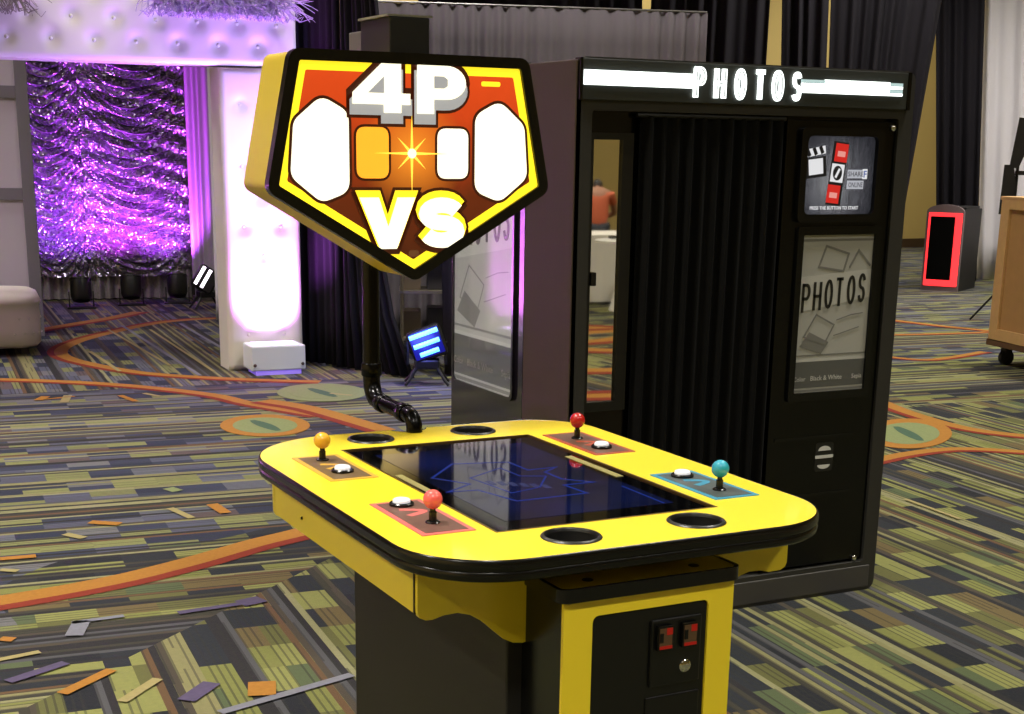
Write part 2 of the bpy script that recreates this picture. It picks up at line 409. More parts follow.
# ------------------------------------------------------------------ arcade table with its sign
XC = 1.384
BLK = mat('black_plastic', (9,9,9), .24, spec=.4); BLKM = mat('black_laminate', (24,22,19), .55, var=.25, vscale=400.)
YEL = mat('yellow_laminate', (238,212,44), .32, coat=.25); GUNK = mat('gunmetal', (60,60,60), .35, metal=.8)
CHROME = mat('chrome', (215,215,215), .12, metal=1.)
def arcade_table():
    T = thing('arcade_table', 'yellow four player cocktail arcade table with glass screen and glowing pentagon sign', 'arcade machine', (XC, 2.685, 0))
    X0, X1, Y0, Y1, Z = .94, 1.828, 2.105, 3.265, .97
    out = rr(X0, X1, Y0, Y1, (.18, .16, .24, .18), 14)
    # notch for the sign pipe in the rear edge
    i = next(k for k in range(len(out)-1) if out[k][1] > Y1-1e-6 and out[k+1][1] > Y1-1e-6 and out[k][0] > XC > out[k+1][0])
    notch = [(XC+.085, Y1)] + [(XC+.05*math.cos(math.radians(a)), Y1+.012-.05*math.sin(math.radians(a))) for a in range(15, 166, 15)] + [(XC-.085, Y1)]
    out = out[:i+1] + notch + out[i+1:]
    cups = [(1.25,3.177), (1.521,3.177), (1.252,2.199), (1.525,2.201)]
    circ = lambda c, r, n=32: [(c[0]+r*math.cos(2*PI*k/n), c[1]+r*math.sin(2*PI*k/n)) for k in range(n)]
    sx0, sx1, sy0, sy1 = 1.14, 1.628, 2.279, 3.085
    scr = [(sx0,sy0), (sx1,sy0), (sx1,sy1), (sx0,sy1)]
    bm = plate_holes(NEW(), out, [scr]+[circ(c, .052) for c in cups], Z)
    obj('table_top', bm, YEL, T, w=True)
    prof = [(0,.97),(.0015,.9704),(.0035,.968),(.005,.963),(.0052,.955),(.004,.950),(.002,.948),(.0035,.946),(.0045,.940),(.003,.933),(-.002,.9295),(-.03,.9295)]
    bm = NEW(); loops = []
    for o_, z_ in prof: loops.append([bm.verts.new((x, y, z_)) for x, y in offset(out, o_)])
    n = len(out)
    for a, b in zip(loops, loops[1:]):
        for k in range(n): bm.faces.new((a[k], b[k], b[(k+1) % n], a[(k+1) % n]))
    obj('edge_trim', fixn(bm), BLK, T, w=True, smooth=50)
    bm = NEW(); prism(bm, rr(X0+.02, X1-.02, Y0+.02, Y1-.06, .1, 8), XY, .845, .9175); 
    # under board is hollow around the cups: keep it thin
    bm.free(); bm = NEW(); prism(bm, rr(X0+.012, X1-.012, Y0+.012, Y1-.055, .16, 8), XY, .9275, .9305)
    obj('under_board', fixn(bm), BLKM, T, w=True)
    # cup holders
    cupm = mat('cup_black', (10,10,10), .5)
    for c in cups:
        bm = NEW(); lathe(bm, [(.048,.931),(.048,.972),(.0505,.9745),(.054,.974),(.057,.9706),(.0515,.9695),(.0515,.931)], (c[0], c[1], 0), 32, cap=False)
        h = obj('cup_holder', bm, GUNK, T, w=True, smooth=50)
        bm = NEW(); lathe(bm, [(.047,.968),(.046,.94),(.043,.933),(.001,.9325)], (c[0], c[1], 0), 32, cap=False)
        obj('cup_liner', bm, cupm, h, w=True, smooth=50)
    # screen
    glass = mat('screen_glass', (4,4,6), .05, coat=1.0, spec=.6)
    obj('screen_glass', bx(sx0, sx1, sy0, sy1, .955, .9675), glass, T, w=True)
    bm = NEW(); ringmesh(bm, scr, offset(scr, -.0045), XY, .966, .9708)
    obj('screen_rim', bm, mat('bronze_rim', (110,84,46), .35, metal=.7), T, w=True)
    dm = bpy.data.materials.new('lit_display'); dm.use_nodes = True; nt = dm.node_tree; N = NB(nt); b = nt.nodes['Principled BSDF']
    b.inputs['Base Color'].default_value = (.003,.004,.008,1); b.inputs['Roughness'].default_value = .06; b.inputs['Coat Weight'].default_value = 1.; b.inputs['Coat IOR'].default_value = 1.9
    tc = nt.nodes.new('ShaderNodeTexCoord'); f = N.noise(tc.outputs['Object'], 4., 2)
    nt.links.new(N.ramp(f, [(.35, (6,8,24)), (.6, (12,22,72))], False), b.inputs['Emission Color']); b.inputs['Emission Strength'].default_value = 1.0
    D = obj('display', bx(1.195, 1.573, 2.355, 3.01, .967, .968), dm, T, w=True)
    bl = mat('screen_blue', (10,20,60), .1, emis=(34,56,150), estr=.5); bl2 = mat('screen_pale', (20,20,40), .1, emis=(70,78,130), estr=.4)
    def pixline(P, w, m_, closed=False):
        bm = NEW(); stroke(bm, [tuple(G(x, y, .968).xy) for x, y in P], w, XY, .968, .9684, closed=closed)
        obj('screen_line', fixn(bm), m_, D, w=True)
    pixline([(508,462),(528,470),(556,467),(545,472),(562,479),(594,482),(564,485),(587,493),(517,501),(478,490),(448,492),(470,484),(432,478),(452,464)], .006, bl, True)
    pixline([(500,468),(520,476),(546,476),(540,487),(512,493),(490,485),(470,478)], .004, bl, True)
    pixline([(622,486),(664,503)], .004, bl)
    for k in range(6):
        pixline([(488+k*11, 481+k*.7), (494+k*11, 484.5+k*.7)], .013, bl2)
    st = mat('pale_sticker', (150,142,88), .3)
    obj('instruction_strip', bx(1.588, 1.606, 2.60, 2.83, .9675, .9685), st, T, w=True)
    obj('instruction_strip', bx(1.156, 1.172, 2.62, 2.80, .9675, .9685), st, T, w=True)
    # control panels
    bd = lambda nm, c: mat(nm, c, .4)
    plate_m = mat('panel_print', (112,92,70), .4, var=.2, vscale=60.)
    specs = [('orange', 1.060, 2.788, 3.04, 2.988, 2.862, (206,160,60), (232,172,40)),
             ('pink', 1.060, 2.309, 2.570, 2.385, 2.535, (205,104,100), (236,98,92)),
             ('red', 1.708, 2.803, 3.062, 2.985, 2.868, (160,66,42), (176,24,22)),
             ('blue', 1.712, 2.328, 2.577, 2.394, 2.532, (52,136,168), (40,160,186))]
    for nm, cx, y0, y1, js, bt, pc, bc in specs:
        P = obj('control_panel', bx(cx-.054, cx+.054, y0, y1, .9695, .9718, bev=.0006, seg=1), bd('panel_'+nm, pc), T, w=True, label=nm+' bordered control panel plate')
        k = obj('panel_print', bx(cx-.043, cx+.043, y0+.011, y1-.011, .9715, .9723), mat('panel_print_'+nm, tuple(int(.78*a+.22*b_) for a, b_ in zip((78,66,56), pc)), .4, var=.25, vscale=50.), P, w=True)
        bm = NEW(); s_ = 1 if js > bt else -1
        stroke(bm, [(cx-.02+.04*math.sin(t*PI), bt+s_*(.035+.05*t)) for t in [i_/8 for i_ in range(9)]], .016, XY, .972, .9727)
        obj('swoosh', fixn(bm), bd('panel_'+nm, pc), P, w=True)
        bm = NEW(); lathe(bm, [(.014,.9722),(.014,.9745),(.012,.976),(.006,.9765)], (cx, js, 0), 24)
        obj('dust_washer', bm, BLK, P, w=True, smooth=40)
        bm = NEW(); lathe(bm, [(.0075,.975),(.0075,.993),(.0055,.995),(.0055,1.005)], (cx, js, 0), 16)
        obj('joystick_shaft', bm, BLK, P, w=True, smooth=40)
        bm = NEW(); bmesh.ops.create_uvsphere(bm, u_segments=24, v_segments=16, radius=.0185); bmesh.ops.translate(bm, verts=bm.verts, vec=(cx, js, 1.017))
        obj('joystick_ball', bm, mat('ball_'+nm, bc, .18, coat=.6), P, w=True, smooth=80, label=nm+' joystick ball')
        bm = NEW(); lathe(bm, [(.0245,.972),(.0245,.9765),(.0215,.979),(.019,.9785)], (cx, bt, 0), 28)
        obj('button_ring', bm, BLK, P, w=True, smooth=40)
        bm = NEW(); lathe(bm, [(.0175,.977),(.0175,.9825),(.0155,.985),(.009,.9868),(.001,.9873)], (cx, bt, 0), 24)
        obj('button_cap', bm, mat('button_white', (236,236,240), .2, emis=(200,210,230), estr=.25), P, w=True, smooth=40)
    # aprons
    for xa, xb in ((.980, .994), (1.786, 1.802)):
        A = obj('side_apron', bx(xa, xb, 2.288, 3.09, .834, .9275), YEL, T, w=True)
        xs = xa if xa < XC else xb
        bm = NEW(); bmesh.ops.create_uvsphere(bm, u_segments=8, v_segments=6, radius=.004); bmesh.ops.translate(bm, verts=bm.verts, vec=(xs, 2.90, .868))
        obj('screw', bm, BLK, A, w=True)
        obj('end_edge', bx(xa-.002, xb+.002, 2.283, 2.288, .834, .9275), BLKM, A, w=True)
    def wave(s):
        # half profile from the outer end toward the centre, (x offset from XC, z)
        e_ = .404 if s < 0 else .419
        pr = [(e_,.9275),(e_,.838),(e_-.004,.829),(e_-.016,.823),(.375,.8225),(.352,.828),(.325,.829),(.300,.822),(.275,.806),(.25,.783),(.23,.765),(.21,.755),(.19,.752),(.165,.755),(.165,.9275)]
        return [(XC+s*u, v) for u, v in pr]
    for s in (-1, 1):
        for yy in (2.272, 3.092):
            bm = NEW(); prism(bm, wave(s), XZ(yy), 0, -.014)
            obj('end_apron', fixn(bm), YEL, T, w=True)
    # pedestal
    P = obj('pedestal', bx(XC-.215, XC+.215, 2.288, 3.09, .03, .9275, bev=.004), BLKM, T, w=True)
    obj('plinth', bx(XC-.205, XC+.205, 2.30, 3.08, 0, .03), BLK, P, w=True)
    # coin box with its shelf
    cx0, cx1, cy = 1.2005, 1.5675, 2.13
    C = obj('coin_box', bx(cx0, cx1, cy+.004, 2.288, .05, .872, bev=.002, seg=1), BLK, T, w=True)
    bm = NEW(); ringmesh(bm, rr(cx0, cx1, .05, .8725, .001, 4), rr(1.2605, 1.512, .12, .838, .013, 4), XZ(cy+.006), 0, .008)
    obj('coin_box_face', bm, YEL, C, w=True)
    bm = NEW(); prism(bm, rr(1.263, 1.5095, .123, .8355, .012, 4), XZ(cy+.006), -.002, .005)
    obj('coin_door', fixn(bm), mat('coin_door_black', (7,7,7), .35), C, w=True, smooth=30)
    bm = NEW(); box(bm, 1.385, 1.497, cy-.006, cy+.003, .68, .812, bev=.004)
    obj('coin_mech_plate', bm, mat('coin_plate', (8,8,8), .3), C, w=True)
    red = mat('coin_red', (90,10,8), .3, emis=(200,24,14), estr=.28); amb = mat('coin_amber', (60,46,28), .4, emis=(90,60,36), estr=.2)
    for x in (1.410, 1.464):
        k = obj('coin_slot', bx(x-.0165, x+.0165, cy-.016, cy-.004, .755, .803, bev=.002), BLK, C, w=True)
        obj('coin_lens', bx(x-.0135, x+.0135, cy-.0175, cy-.015, .759, .799), amb, C, w=True)
        obj('coin_mark', bx(x+.001, x+.0135, cy-.0185, cy-.017, .786, .799), red, C, w=True)
        obj('coin_mark', bx(x-.0135, x+.0135, cy-.0185, cy-.017, .759, .765), red, C, w=True)
        obj('coin_mark', bx(x-.0135, x-.006, cy-.0185, cy-.017, .772, .79), BLK, C, w=True)
    bm = NEW(); lathe(bm, [(.013,-.002),(.013,.008),(.010,.011),(.002,.012)], (1.4615, cy, .715), 20, axis='Y')
    obj('lock', bm, CHROME, C, w=True, smooth=40, label='round chrome lock')
    obj('coin_return', bx(1.38, 1.50, cy-.003, cy+.003, .60, .66, bev=.003), mat('coin_plate', (8,8,8), .3), C, w=True)
    sh = rr(cx0-.012, cx1+.012, cy-.012, 2.275, .022, 5)
    bm = NEW(); prism(bm, offset(sh, -.007), XY, .874, .8955); L = obj('coin_box_shelf', fixn(bm), YEL, T, w=True)
    bm = NEW(); ringmesh(bm, sh, offset(sh, -.008), XY, .871, .8965); obj('shelf_trim', bm, BLK, L, w=True, smooth=40)
    for x in (XC-.115, XC+.115):
        bm = NEW(); lathe(bm, [(.011,.8953),(.010,.8965),(.002,.8968)], (x, 2.165, 0), 12); obj('shelf_dot', bm, GUNK, L, w=True)  # small dark discs on the shelf top
    # pipe carrying the sign
    pm = mat('black_pipe', (4,4,5), .22, spec=.22)
    yp = 3.508
    path = [(XC,3.226,.93),(XC,3.226,.975)] + [(XC, 3.226+.032*(1-math.cos(a)), .975+.032*math.sin(a)) for a in (.4,.8,1.2,PI/2)]
    path += [(XC, yp-.05, 1.007)] + [(XC, yp-.05+.05*math.sin(a), 1.007+.05*(1-math.cos(a))) for a in (.4,.8,1.2,PI/2)] + [(XC, yp, 1.875)]
    rad = [.02]*6 + [.02] + [.0225]*5
    PP = obj('sign_pipe', tube(NEW(), path, .02, 16, rad), pm, T, w=True, smooth=50)
    for prof, c, ax in (([(.0215,-.016),(.024,-.013),(.024,.013),(.0215,.016)], (XC, 3.29, 1.007), 'Y'), ([(.0215,-.016),(.024,-.013),(.024,.013),(.0215,.016)], (XC, yp-.075, 1.007), 'Y'),
                        ([(.024,-.018),(.0265,-.014),(.0265,.014),(.024,.018)], (XC, yp, 1.085), 'Z'), ([(.025,.0),(.025,.004),(.021,.008)], (XC, 3.226, .962), 'Z')):
        obj('pipe_collar', lathe(NEW(), prof, c, 20, ax), pm, PP, w=True, smooth=40)
    # the pentagon sign
    ys = 3.225
    pent = [(XC-.297,1.855), (XC-.360,1.546), (XC,1.336), (XC+.360,1.546), (XC+.297,1.855)]
    po = roundpoly(pent, .03)
    inset = lambda d, r=.006: roundpoly(offset(pent, -d), r)
    bm = NEW(); prism(bm, offset(po, -.004), XZ(ys), -.195, -.012)
    B = obj('sign_box', fixn(bm), mat('sign_side_yellow', (206,180,58), .35), T, w=True, smooth=30)
    pin = inset(.025)
    bm = NEW(); ringmesh(bm, po, pin, XZ(ys), -.022, .006); obj('sign_frame', bm, BLK, B, w=True, smooth=30)
    fy = ys+.004
    ylw = mat('sign_yellow_glow', (250,220,40), .4, emis=(255,226,40), estr=1.0)
    bm = NEW(); ringmesh(bm, inset(.023), inset(.0445), XZ(fy), 0, .001); obj('sign_border', bm, ylw, B, w=True)
    fm = bpy.data.materials.new('sign_art'); fm.use_nodes = True; nt = fm.node_tree; N = NB(nt); b = nt.nodes['Principled BSDF']
    b.inputs['Base Color'].default_value = (.05,.012,.005,1); b.inputs['Roughness'].default_value = .3
    tc = nt.nodes.new('ShaderNodeTexCoord'); sp = nt.nodes.new('ShaderNodeSeparateXYZ'); nt.links.new(tc.outputs['Object'], sp.inputs[0])
    hz = N.m('DIVIDE', N.m('SUBTRACT', sp.outputs[2], 1.37), .46)
    hz = N.m('ADD', hz, N.m('MULTIPLY', N.m('SUBTRACT', N.noise(tc.outputs['Object'], 22., 3), .5), .16))
    vert = N.ramp(hz, [(.0, (58,24,8)), (.34, (92,34,10)), (.55, (150,50,14)), (.78, (206,66,20)), (1., (226,74,24))], False)
    rd = N.m('SQRT', N.m('ADD', N.m('POWER', sp.outputs[0], 2.), N.m('POWER', N.m('SUBTRACT', sp.outputs[2], 1.632), 2.)))
    gl = N.m('POWER', N.m('MAXIMUM', N.m('SUBTRACT', 1., N.m('DIVIDE', rd, .14)), 0.), 1.2)
    nt.links.new(N.mixc(gl, vert, (*lin((255,150,40)), 1)), b.inputs['Emission Color']); b.inputs['Emission Strength'].default_value = 1.
    bm = NEW(); prism(bm, inset(.024), XZ(fy), -.006, 0); obj('sign_face', fixn(bm), fm, B, w=True)
    wht = mat('sign_white_glow', (250,246,230), .4, emis=(255,250,222), estr=1.1)
    dark = mat('sign_dark_line', (40,14,6), .4, emis=(70,26,8), estr=.6); gry = mat('sign_grey', (150,150,150), .4, emis=(160,162,166), estr=.75)
    orl = mat('sign_orange_glow', (250,170,50), .4, emis=(255,166,40), estr=1.)
    def layer(nm, poly, m_, w): 
        bm = NEW(); prism(bm, poly, XZ(fy), w-.0008, w); return obj(nm, fixn(bm), m_, B, w=True)
    # plain bright side panels and small plates either side of the star
    for s in (-1, 1):
        big = roundpoly([(XC+s*.292,1.70), (XC+s*.302,1.578), (XC+s*.228,1.520), (XC+s*.160,1.545), (XC+s*.160,1.722), (XC+s*.225,1.756)][::s], .036)
        layer('side_panel_outline', offset(big, .007 if True else 0), dark, .0012)
        layer('side_panel_glow', big, wht, .0022)
        sm = roundpoly([(XC+s*.142,1.690), (XC+s*.142,1.575), (XC+s*.062,1.575), (XC+s*.062,1.690)][::s], .022)
        layer('small_plate_outline', offset(sm, .006), dark, .0012)
        layer('small_plate_glow', sm, orl if s < 0 else wht, .0022)
    star = []
    for k in range(16):
        a = PI*k/8; r_ = (.095 if k % 4 == 0 else (.05 if k % 2 == 0 else .009)); star.append((XC-.004+r_*math.cos(a), 1.632+r_*math.sin(a)))
    layer('starburst', star, mat('star_glow', (255,220,90), .4, emis=(255,206,70), estr=1.2), .0034)
    cc = [(XC-.004+.011*math.cos(k*PI/10), 1.632+.011*math.sin(k*PI/10)) for k in range(20)]
    layer('star_core', cc, mat('star_core', (255,250,200), .4, emis=(255,248,190), estr=1.4), .0042)
    POLY = {'4': ([(0,.40),(0,.17),(.54,.17),(.54,0),(.84,0),(.84,.17),(1,.17),(1,.40),(.84,.40),(.84,1),(.50,1)], [(.54,.40),(.54,.74),(.26,.40)]),
            'P': ([(0,0),(.34,0),(.34,.30),(.55,.30)]+arc(.60,.65,.40,.35,-80,80,12)+[(.55,1),(0,1)], [(.34,.53),(.54,.53),(.62,.58),(.62,.72),(.54,.78),(.34,.78)]),
            'V': ([(0,1),(.36,0),(.66,0),(1,1),(.68,1),(.51,.42),(.34,1)], None)}
    def letter(ch, x, z, wd, ht, mback, mshadow, mface, dz):
        for nm, g_, m_, w, ds in (('letter_outline', .013, mback, .003, (0, dz)), ('letter_shadow', .006, mshadow, .0055, (dz,)), ('letter_face', 0., mface, .009, (0,))):
            bm = NEW()
            for d_ in ds:
                if ch == 'S':
                    t_ = .036; stroke(bm, [(x+t_/2+u*(wd-t_), z+t_/2+v*(ht-t_)+d_) for u, v in GLY['S'][0]], t_+2*g_, XZ(fy), w-.002, w, ext=g_)
                else:
                    po_ = [(x+u*wd, z+v*ht+d_) for u, v in POLY[ch][0]]; prism(bm, offset(po_, g_) if g_ else po_, XZ(fy), w-.002, w)
            obj(nm, fixn(bm), m_, B, w=True)
        if ch in POLY and POLY[ch][1]:
            bm = NEW(); prism(bm, [(x+u*wd, z+v*ht) for u, v in POLY[ch][1]], XZ(fy), .0085, .0094); obj('letter_counter', fixn(bm), mshadow, B, w=True)
    letter('4', 1.232, 1.722, .142, .108, dark, gry, wht, -.018); letter('P', 1.392, 1.722, .124, .108, dark, gry, wht, -.018)
    letter('V', 1.246, 1.414, .140, .118, dark, ylw, wht, .010); letter('S', 1.396, 1.414, .118, .118, dark, ylw, wht, .010)
    layer('badge', rr(1.560, 1.610, 1.788, 1.799, .004, 3), ylw, .0014)
    layer('maker_plate', rr(XC-.012, XC+.014, 1.394, 1.409, .005, 3), mat('sign_small_brown', (90,60,40), .4, emis=(110,70,40), estr=.5), .0014)
    # mount over the sign
    K = obj('sign_mount', bx(XC-.050, XC+.050, 3.245, 3.43, 1.852, 1.935, bev=.003), mat('mount_black', (8,8,7), .5), T, w=True)
    obj('mount_arm', bx(XC-.04, XC+.04, 3.43, 3.535, 1.86, 1.915, bev=.003), mat('mount_grey', (96,92,90), .5), K, w=True)
    obj('mount_cap', bx(XC-.056, XC+.056, 3.243, 3.43, 1.935, 1.940), mat('mount_cap', (120,118,108), .4), K, w=True)
arcade_table()

# ------------------------------------------------------------------ photo booth
def photo_booth():
    BX0, BX1, BY, BY1, BZ = 2.357, 3.748, 4.179, 5.125, 1.931
    T = thing('photo_booth', 'black photo booth with lit PHOTOS header, curtain, mirror and grey posters', 'photo booth', ((BX0+BX1)/2, (BY+BY1)/2, 0))
    body = mat('booth_black', (9,9,8), .42); frame = mat('booth_frame', (42,41,38), .5, var=.25, vscale=260.); brown = mat('booth_brown', (58,46,34), .55, var=.3, vscale=220.)
    gloss = mat('booth_gloss', (4,4,4), .25, spec=.35)
    obj('body', bx(BX0+.012, BX1-.02, BY+.05, BY1, .02, BZ-.012), body, T, w=True)
    fo = rr(BX0, BX1, .0, BZ, .035, 5); fi = rr(BX0+.058, BX1-.062, .118, 1.768, .012, 5)
    bm = NEW(); ringmesh(bm, fo, fi, XZ(BY+.06), 0, .06); obj('front_frame', bm, frame, T, w=True, smooth=30)
    obj('front_panel', bx(BX0+.05, BX1-.05, BY+.035, BY+.055, .10, 1.78), gloss, T, w=True)
    # header sign with light bars
    H = obj('header_panel', bx(BX0+.012, BX1-.045, BY-.012, BY+.02, 1.800, 1.925, bev=.002), mat('header_dark', (50,54,54), .35), T, w=True)
    obj('header_end', bx(BX0+.002, BX0+.012, BY-.014, BY+.02, 1.798, 1.927), BLK, H, w=True)
    obj('header_end', bx(BX1-.045, BX1-.030, BY-.014, BY+.02, 1.798, 1.927), BLK, H, w=True)
    glow = mat('header_glow', (250,255,252), .4, emis=(246,255,252), estr=2.2); glow2 = mat('header_glow_soft', (170,190,190), .4, emis=(150,176,180), estr=1.0)
    n_ = (0,1,0); P0 = (0, BY-.012, 0)
    fx = lambda px, py: onplane(px, py, P0, n_)
    zt, zb = fx(600, 70).z+.006, fx(600, 85).z
    obj('light_bar', bx(BX0+.016, fx(692,85).x, BY-.018, BY-.012, zb, zt-.006), glow, H, w=True)
    xa, xb = fx(801,85).x, fx(902,88).x
    obj('light_bar', bx(xa+.10, xb-.06, BY-.018, BY-.012, zb, zt-.006), glow, H, w=True)
    for k in range(4):
        z0 = zb + (zt-.006-zb)*k/4; m_ = glow if k in (0, 2) else glow2
        hgt = (zt-.006-zb)/4-.002
        obj('light_stripe', bx(xa, xa+.10, BY-.017, BY-.012, z0, z0+hgt), m_ if k != 1 else glow, H, w=True)
        obj('light_stripe', bx(xb-.06, xb, BY-.017, BY-.012, z0, z0+hgt), m_, H, w=True)
    lw = .011
    dk = mat('header_inline', (60,70,72), .4)
    for ch, p0, p1 in (('P',693,705),('H',713.5,725.5),('O',734,745.5),('T',754.5,764.5),('O',771.5,783),('S',791.5,801)):
        x0, x1 = fx(p0, 82).x, fx(p1, 82).x; z0, z1 = fx(700, 99).z, fx(700, 66.5).z
        bm = NEW(); glyph(bm, ch, x0+lw*.8, z0+lw*.8, x1-x0-lw*1.6, z1-z0-lw*1.6, lw*(1.0 if ch == 'S' else 1.4), XZ(BY-.012), 0, .010, ext=0 if ch == 'S' else lw*.4)
        L = obj('letter', fixn(bm), glow, H, w=True)
        if ch in 'POH':
            bm = NEW(); glyph(bm, ch, x0+lw*.8, z0+lw*.8, x1-x0-lw*1.6, z1-z0-lw*1.6, .0028, XZ(BY-.022), 0, .0015)
            obj('letter_inline', fixn(bm), dk, H, w=True)
    # side header light
    obj('side_header', bx(BX0-.004, BX0+.012, BY+.34, BY1-.02, 1.785, 1.925), mat('header_dark', (50,54,54), .35), T, w=True)
    obj('side_light_bar', bx(BX0-.010, BX0-.004, BY+.36, BY1-.04, zb+.005, zt-.004), mat('side_glow', (240,245,250), .4, emis=(236,244,255), estr=1.4), T, w=True)
    # mirror
    F = obj('mirror_frame', ringmesh(NEW(), [(2.415,.785),(2.585,.785),(2.585,1.70),(2.415,1.70)], [(2.434,.816),(2.544,.816),(2.544,1.678),(2.434,1.678)], XZ(BY+.036), 0, .02), body, T, w=True)
    obj('mirror', bx(2.430, 2.550, BY+.028, BY+.034, .81, 1.685), mat('mirror_silver', (225,222,215), .02, metal=1.), F, w=True, label='tall narrow mirror')
    pz = onplane(593, 279, (0, BY+.02, 0), n_)
    obj('mirror_catch', bx(2.432, 2.452, BY+.006, BY+.028, pz.z-.022, pz.z+.022, bev=.002), BLK, F, w=True)
    # curtain
    cloth = mat('booth_curtain_cloth', (4,4,4), .85, spec=.2)
    bm = NEW(); nx, nz = 120, 8; rows = []
    for j in range(nz+1):
        z = .30+(1.752-.30)*j/nz; r_ = []
        for i in range(nx+1):
            u = i/nx; x = 2.60+(3.185-2.60)*u
            r_.append(bm.verts.new((x, BY+.012+.018*math.sin(u*2*PI*11+.3*math.sin(z*3))*(.7+.3*math.sin(u*23)), z)))
        rows.append(r_)
    for a, b in zip(rows, rows[1:]):
        for i in range(nx): bm.faces.new((a[i], a[i+1], b[i+1], b[i]))
    obj('curtain', bm, cloth, T, w=True, smooth=180, label='black pleated curtain over the doorway')
    tube_bm = tube(NEW(), [(2.59, BY+.012, 1.757), (3.19, BY+.012, 1.757)], .008, 10); obj('curtain_rod', tube_bm, body, T, w=True)
    # console panel with monitor and poster
    obj('console_panel', bx(3.20, 3.686, BY+.012, BY+.036, .13, 1.757, bev=.003), gloss, T, w=True)
    mz0, mz1, mx0, mx1 = 1.436, 1.704, 3.283, 3.596
    Mn = obj('monitor', ringmesh(NEW(), rr(mx0-.028, mx1+.028, mz0-.028, mz1+.028, .02, 4), rr(mx0, mx1, mz0, mz1, .02, 4), XZ(BY+.014), 0, .02), BLK, T, w=True, smooth=40)
    sm = bpy.data.materials.new('monitor_picture'); sm.use_nodes = True; nt = sm.node_tree; N = NB(nt); b = nt.nodes['Principled BSDF']
    b.inputs['Base Color'].default_value = (.02,.02,.02,1); b.inputs['Roughness'].default_value = .15
    tc = nt.nodes.new('ShaderNodeTexCoord')
    sp = nt.nodes.new('ShaderNodeSeparateXYZ'); nt.links.new(tc.outputs['Object'], sp.inputs[0])
    cxl, czl = (mx0+mx1)/2-(BX0+BX1)/2-.03, (mz0+mz1)/2-.03
    rd = N.m('SQRT', N.m('ADD', N.m('POWER', N.m('SUBTRACT', sp.outputs[0], cxl), 2.), N.m('POWER', N.m('SUBTRACT', sp.outputs[2], czl), 2.)))
    rd = N.m('ADD', rd, N.m('MULTIPLY', N.m('SUBTRACT', N.noise(tc.outputs['Object'], 14., 3), .5), .09))
    nt.links.new(N.ramp(N.m('DIVIDE', rd, .2), [(0., (236,238,242)), (.3, (170,170,176)), (.62, (132,132,140)), (1., (84,84,92))], False), b.inputs['Emission Color']); b.inputs['Emission Strength'].default_value = 1.
    bm = NEW(); prism(bm, rr(mx0-.002, mx1+.002, mz0-.002, mz1+.002, .02, 4), XZ(BY+.012), -.002, 0); Sc = obj('monitor_screen', fixn(bm), sm, Mn, w=True)
    Sc_parent = Mn
    e = lambda nm, c, s=.9: mat(nm, tuple(int(v*.3) for v in c), .3, emis=c, estr=s)
    wht, red, blk = e('mon_white', (226,226,228)), e('mon_red', (206,40,34)), e('mon_black', (22,22,24)); gr = e('mon_grey', (70,70,76)); blu = e('mon_blue', (30,70,150))
    mw, mh = mx1-mx0, mz1-mz0
    def q(pts, m_, w=.001, nm='screen_print'):
        bm = NEW(); prism(bm, [(mx0+u*mw, mz0+v*mh) for u, v in pts], XZ(BY+.012), w-.0006, w); obj(nm, fixn(bm), m_, Mn, w=True)
    rot = lambda cx, cy, w, h, a: [(cx+x*math.cos(a)-y*math.sin(a)*.87, cy+x*math.sin(a)*1.15+y*math.cos(a)) for x, y in ((-w/2,-h/2),(w/2,-h/2),(w/2,h/2),(-w/2,h/2))]
    # clapper board
    q(rot(.16,.60,.30,.26,.12), blk, .001, 'clapper_board'); q(rot(.165,.61,.20,.20,.12), wht, .0018, 'clapper_slate'); q(rot(.14,.80,.30,.10,.18), wht, .001, 'clapper_arm')
    for k in range(3): q(rot(.05+.09*k,.785+.02*k,.045,.10,.5), blk, .0018, 'clapper_stripe')
    # film strip of three frames
    q(rot(.475,.52,.215,.82,-.10), blk, .001, 'film_strip')
    for cx, cy, m_, nm in ((.515,.79,red,'red_frame'), (.475,.53,wht,'white_frame'), (.435,.26,red,'red_frame')): q(rot(cx,cy,.18,.235,-.10), m_, .0018, nm)
    q([(.475+.065*math.cos(k*PI/10), .53+.095*math.sin(k*PI/10)) for k in range(20)], blk, .0026, 'frame_oval')
    q(rot(.475,.53,.03,.13,-.5), wht, .0034, 'frame_oval_mark')
    q(rot(.515,.775,.11,.07,-.10), e('mon_pink', (230,150,140)), .0026, 'frame_caption'); q(rot(.435,.245,.11,.07,-.10), e('mon_pink', (230,150,140)), .0026, 'frame_caption')
    q(rot(.745,.52,.24,.11,.0), e('mon_pale', (176,178,186)), .001, 'caption_card'); q(rot(.875,.52,.07,.13,.0), wht, .0014, 'caption_card'); q(rot(.745,.38,.24,.11,.0), e('mon_pale', (176,178,186)), .001, 'caption_card')
    def tx(body, u, v, size, m_, w=.0026, sx=1.):
        mp = lambda a, b_, w_: (mx0+u*mw+a, BY+.012-w, mz0+v*mh+b_)
        obj('screen_text', textbm(body, size, mp, 0, .0004, sx=sx), m_, Mn, w=True)
    tx('SHARE', .74, .49, .024, gr); tx('F', .875, .475, .034, blu); tx('ONLINE', .745, .35, .024, gr, sx=.75)
    tx('PRESS THE BUTTON TO START', .46, .06, .0165, wht, sx=.95)
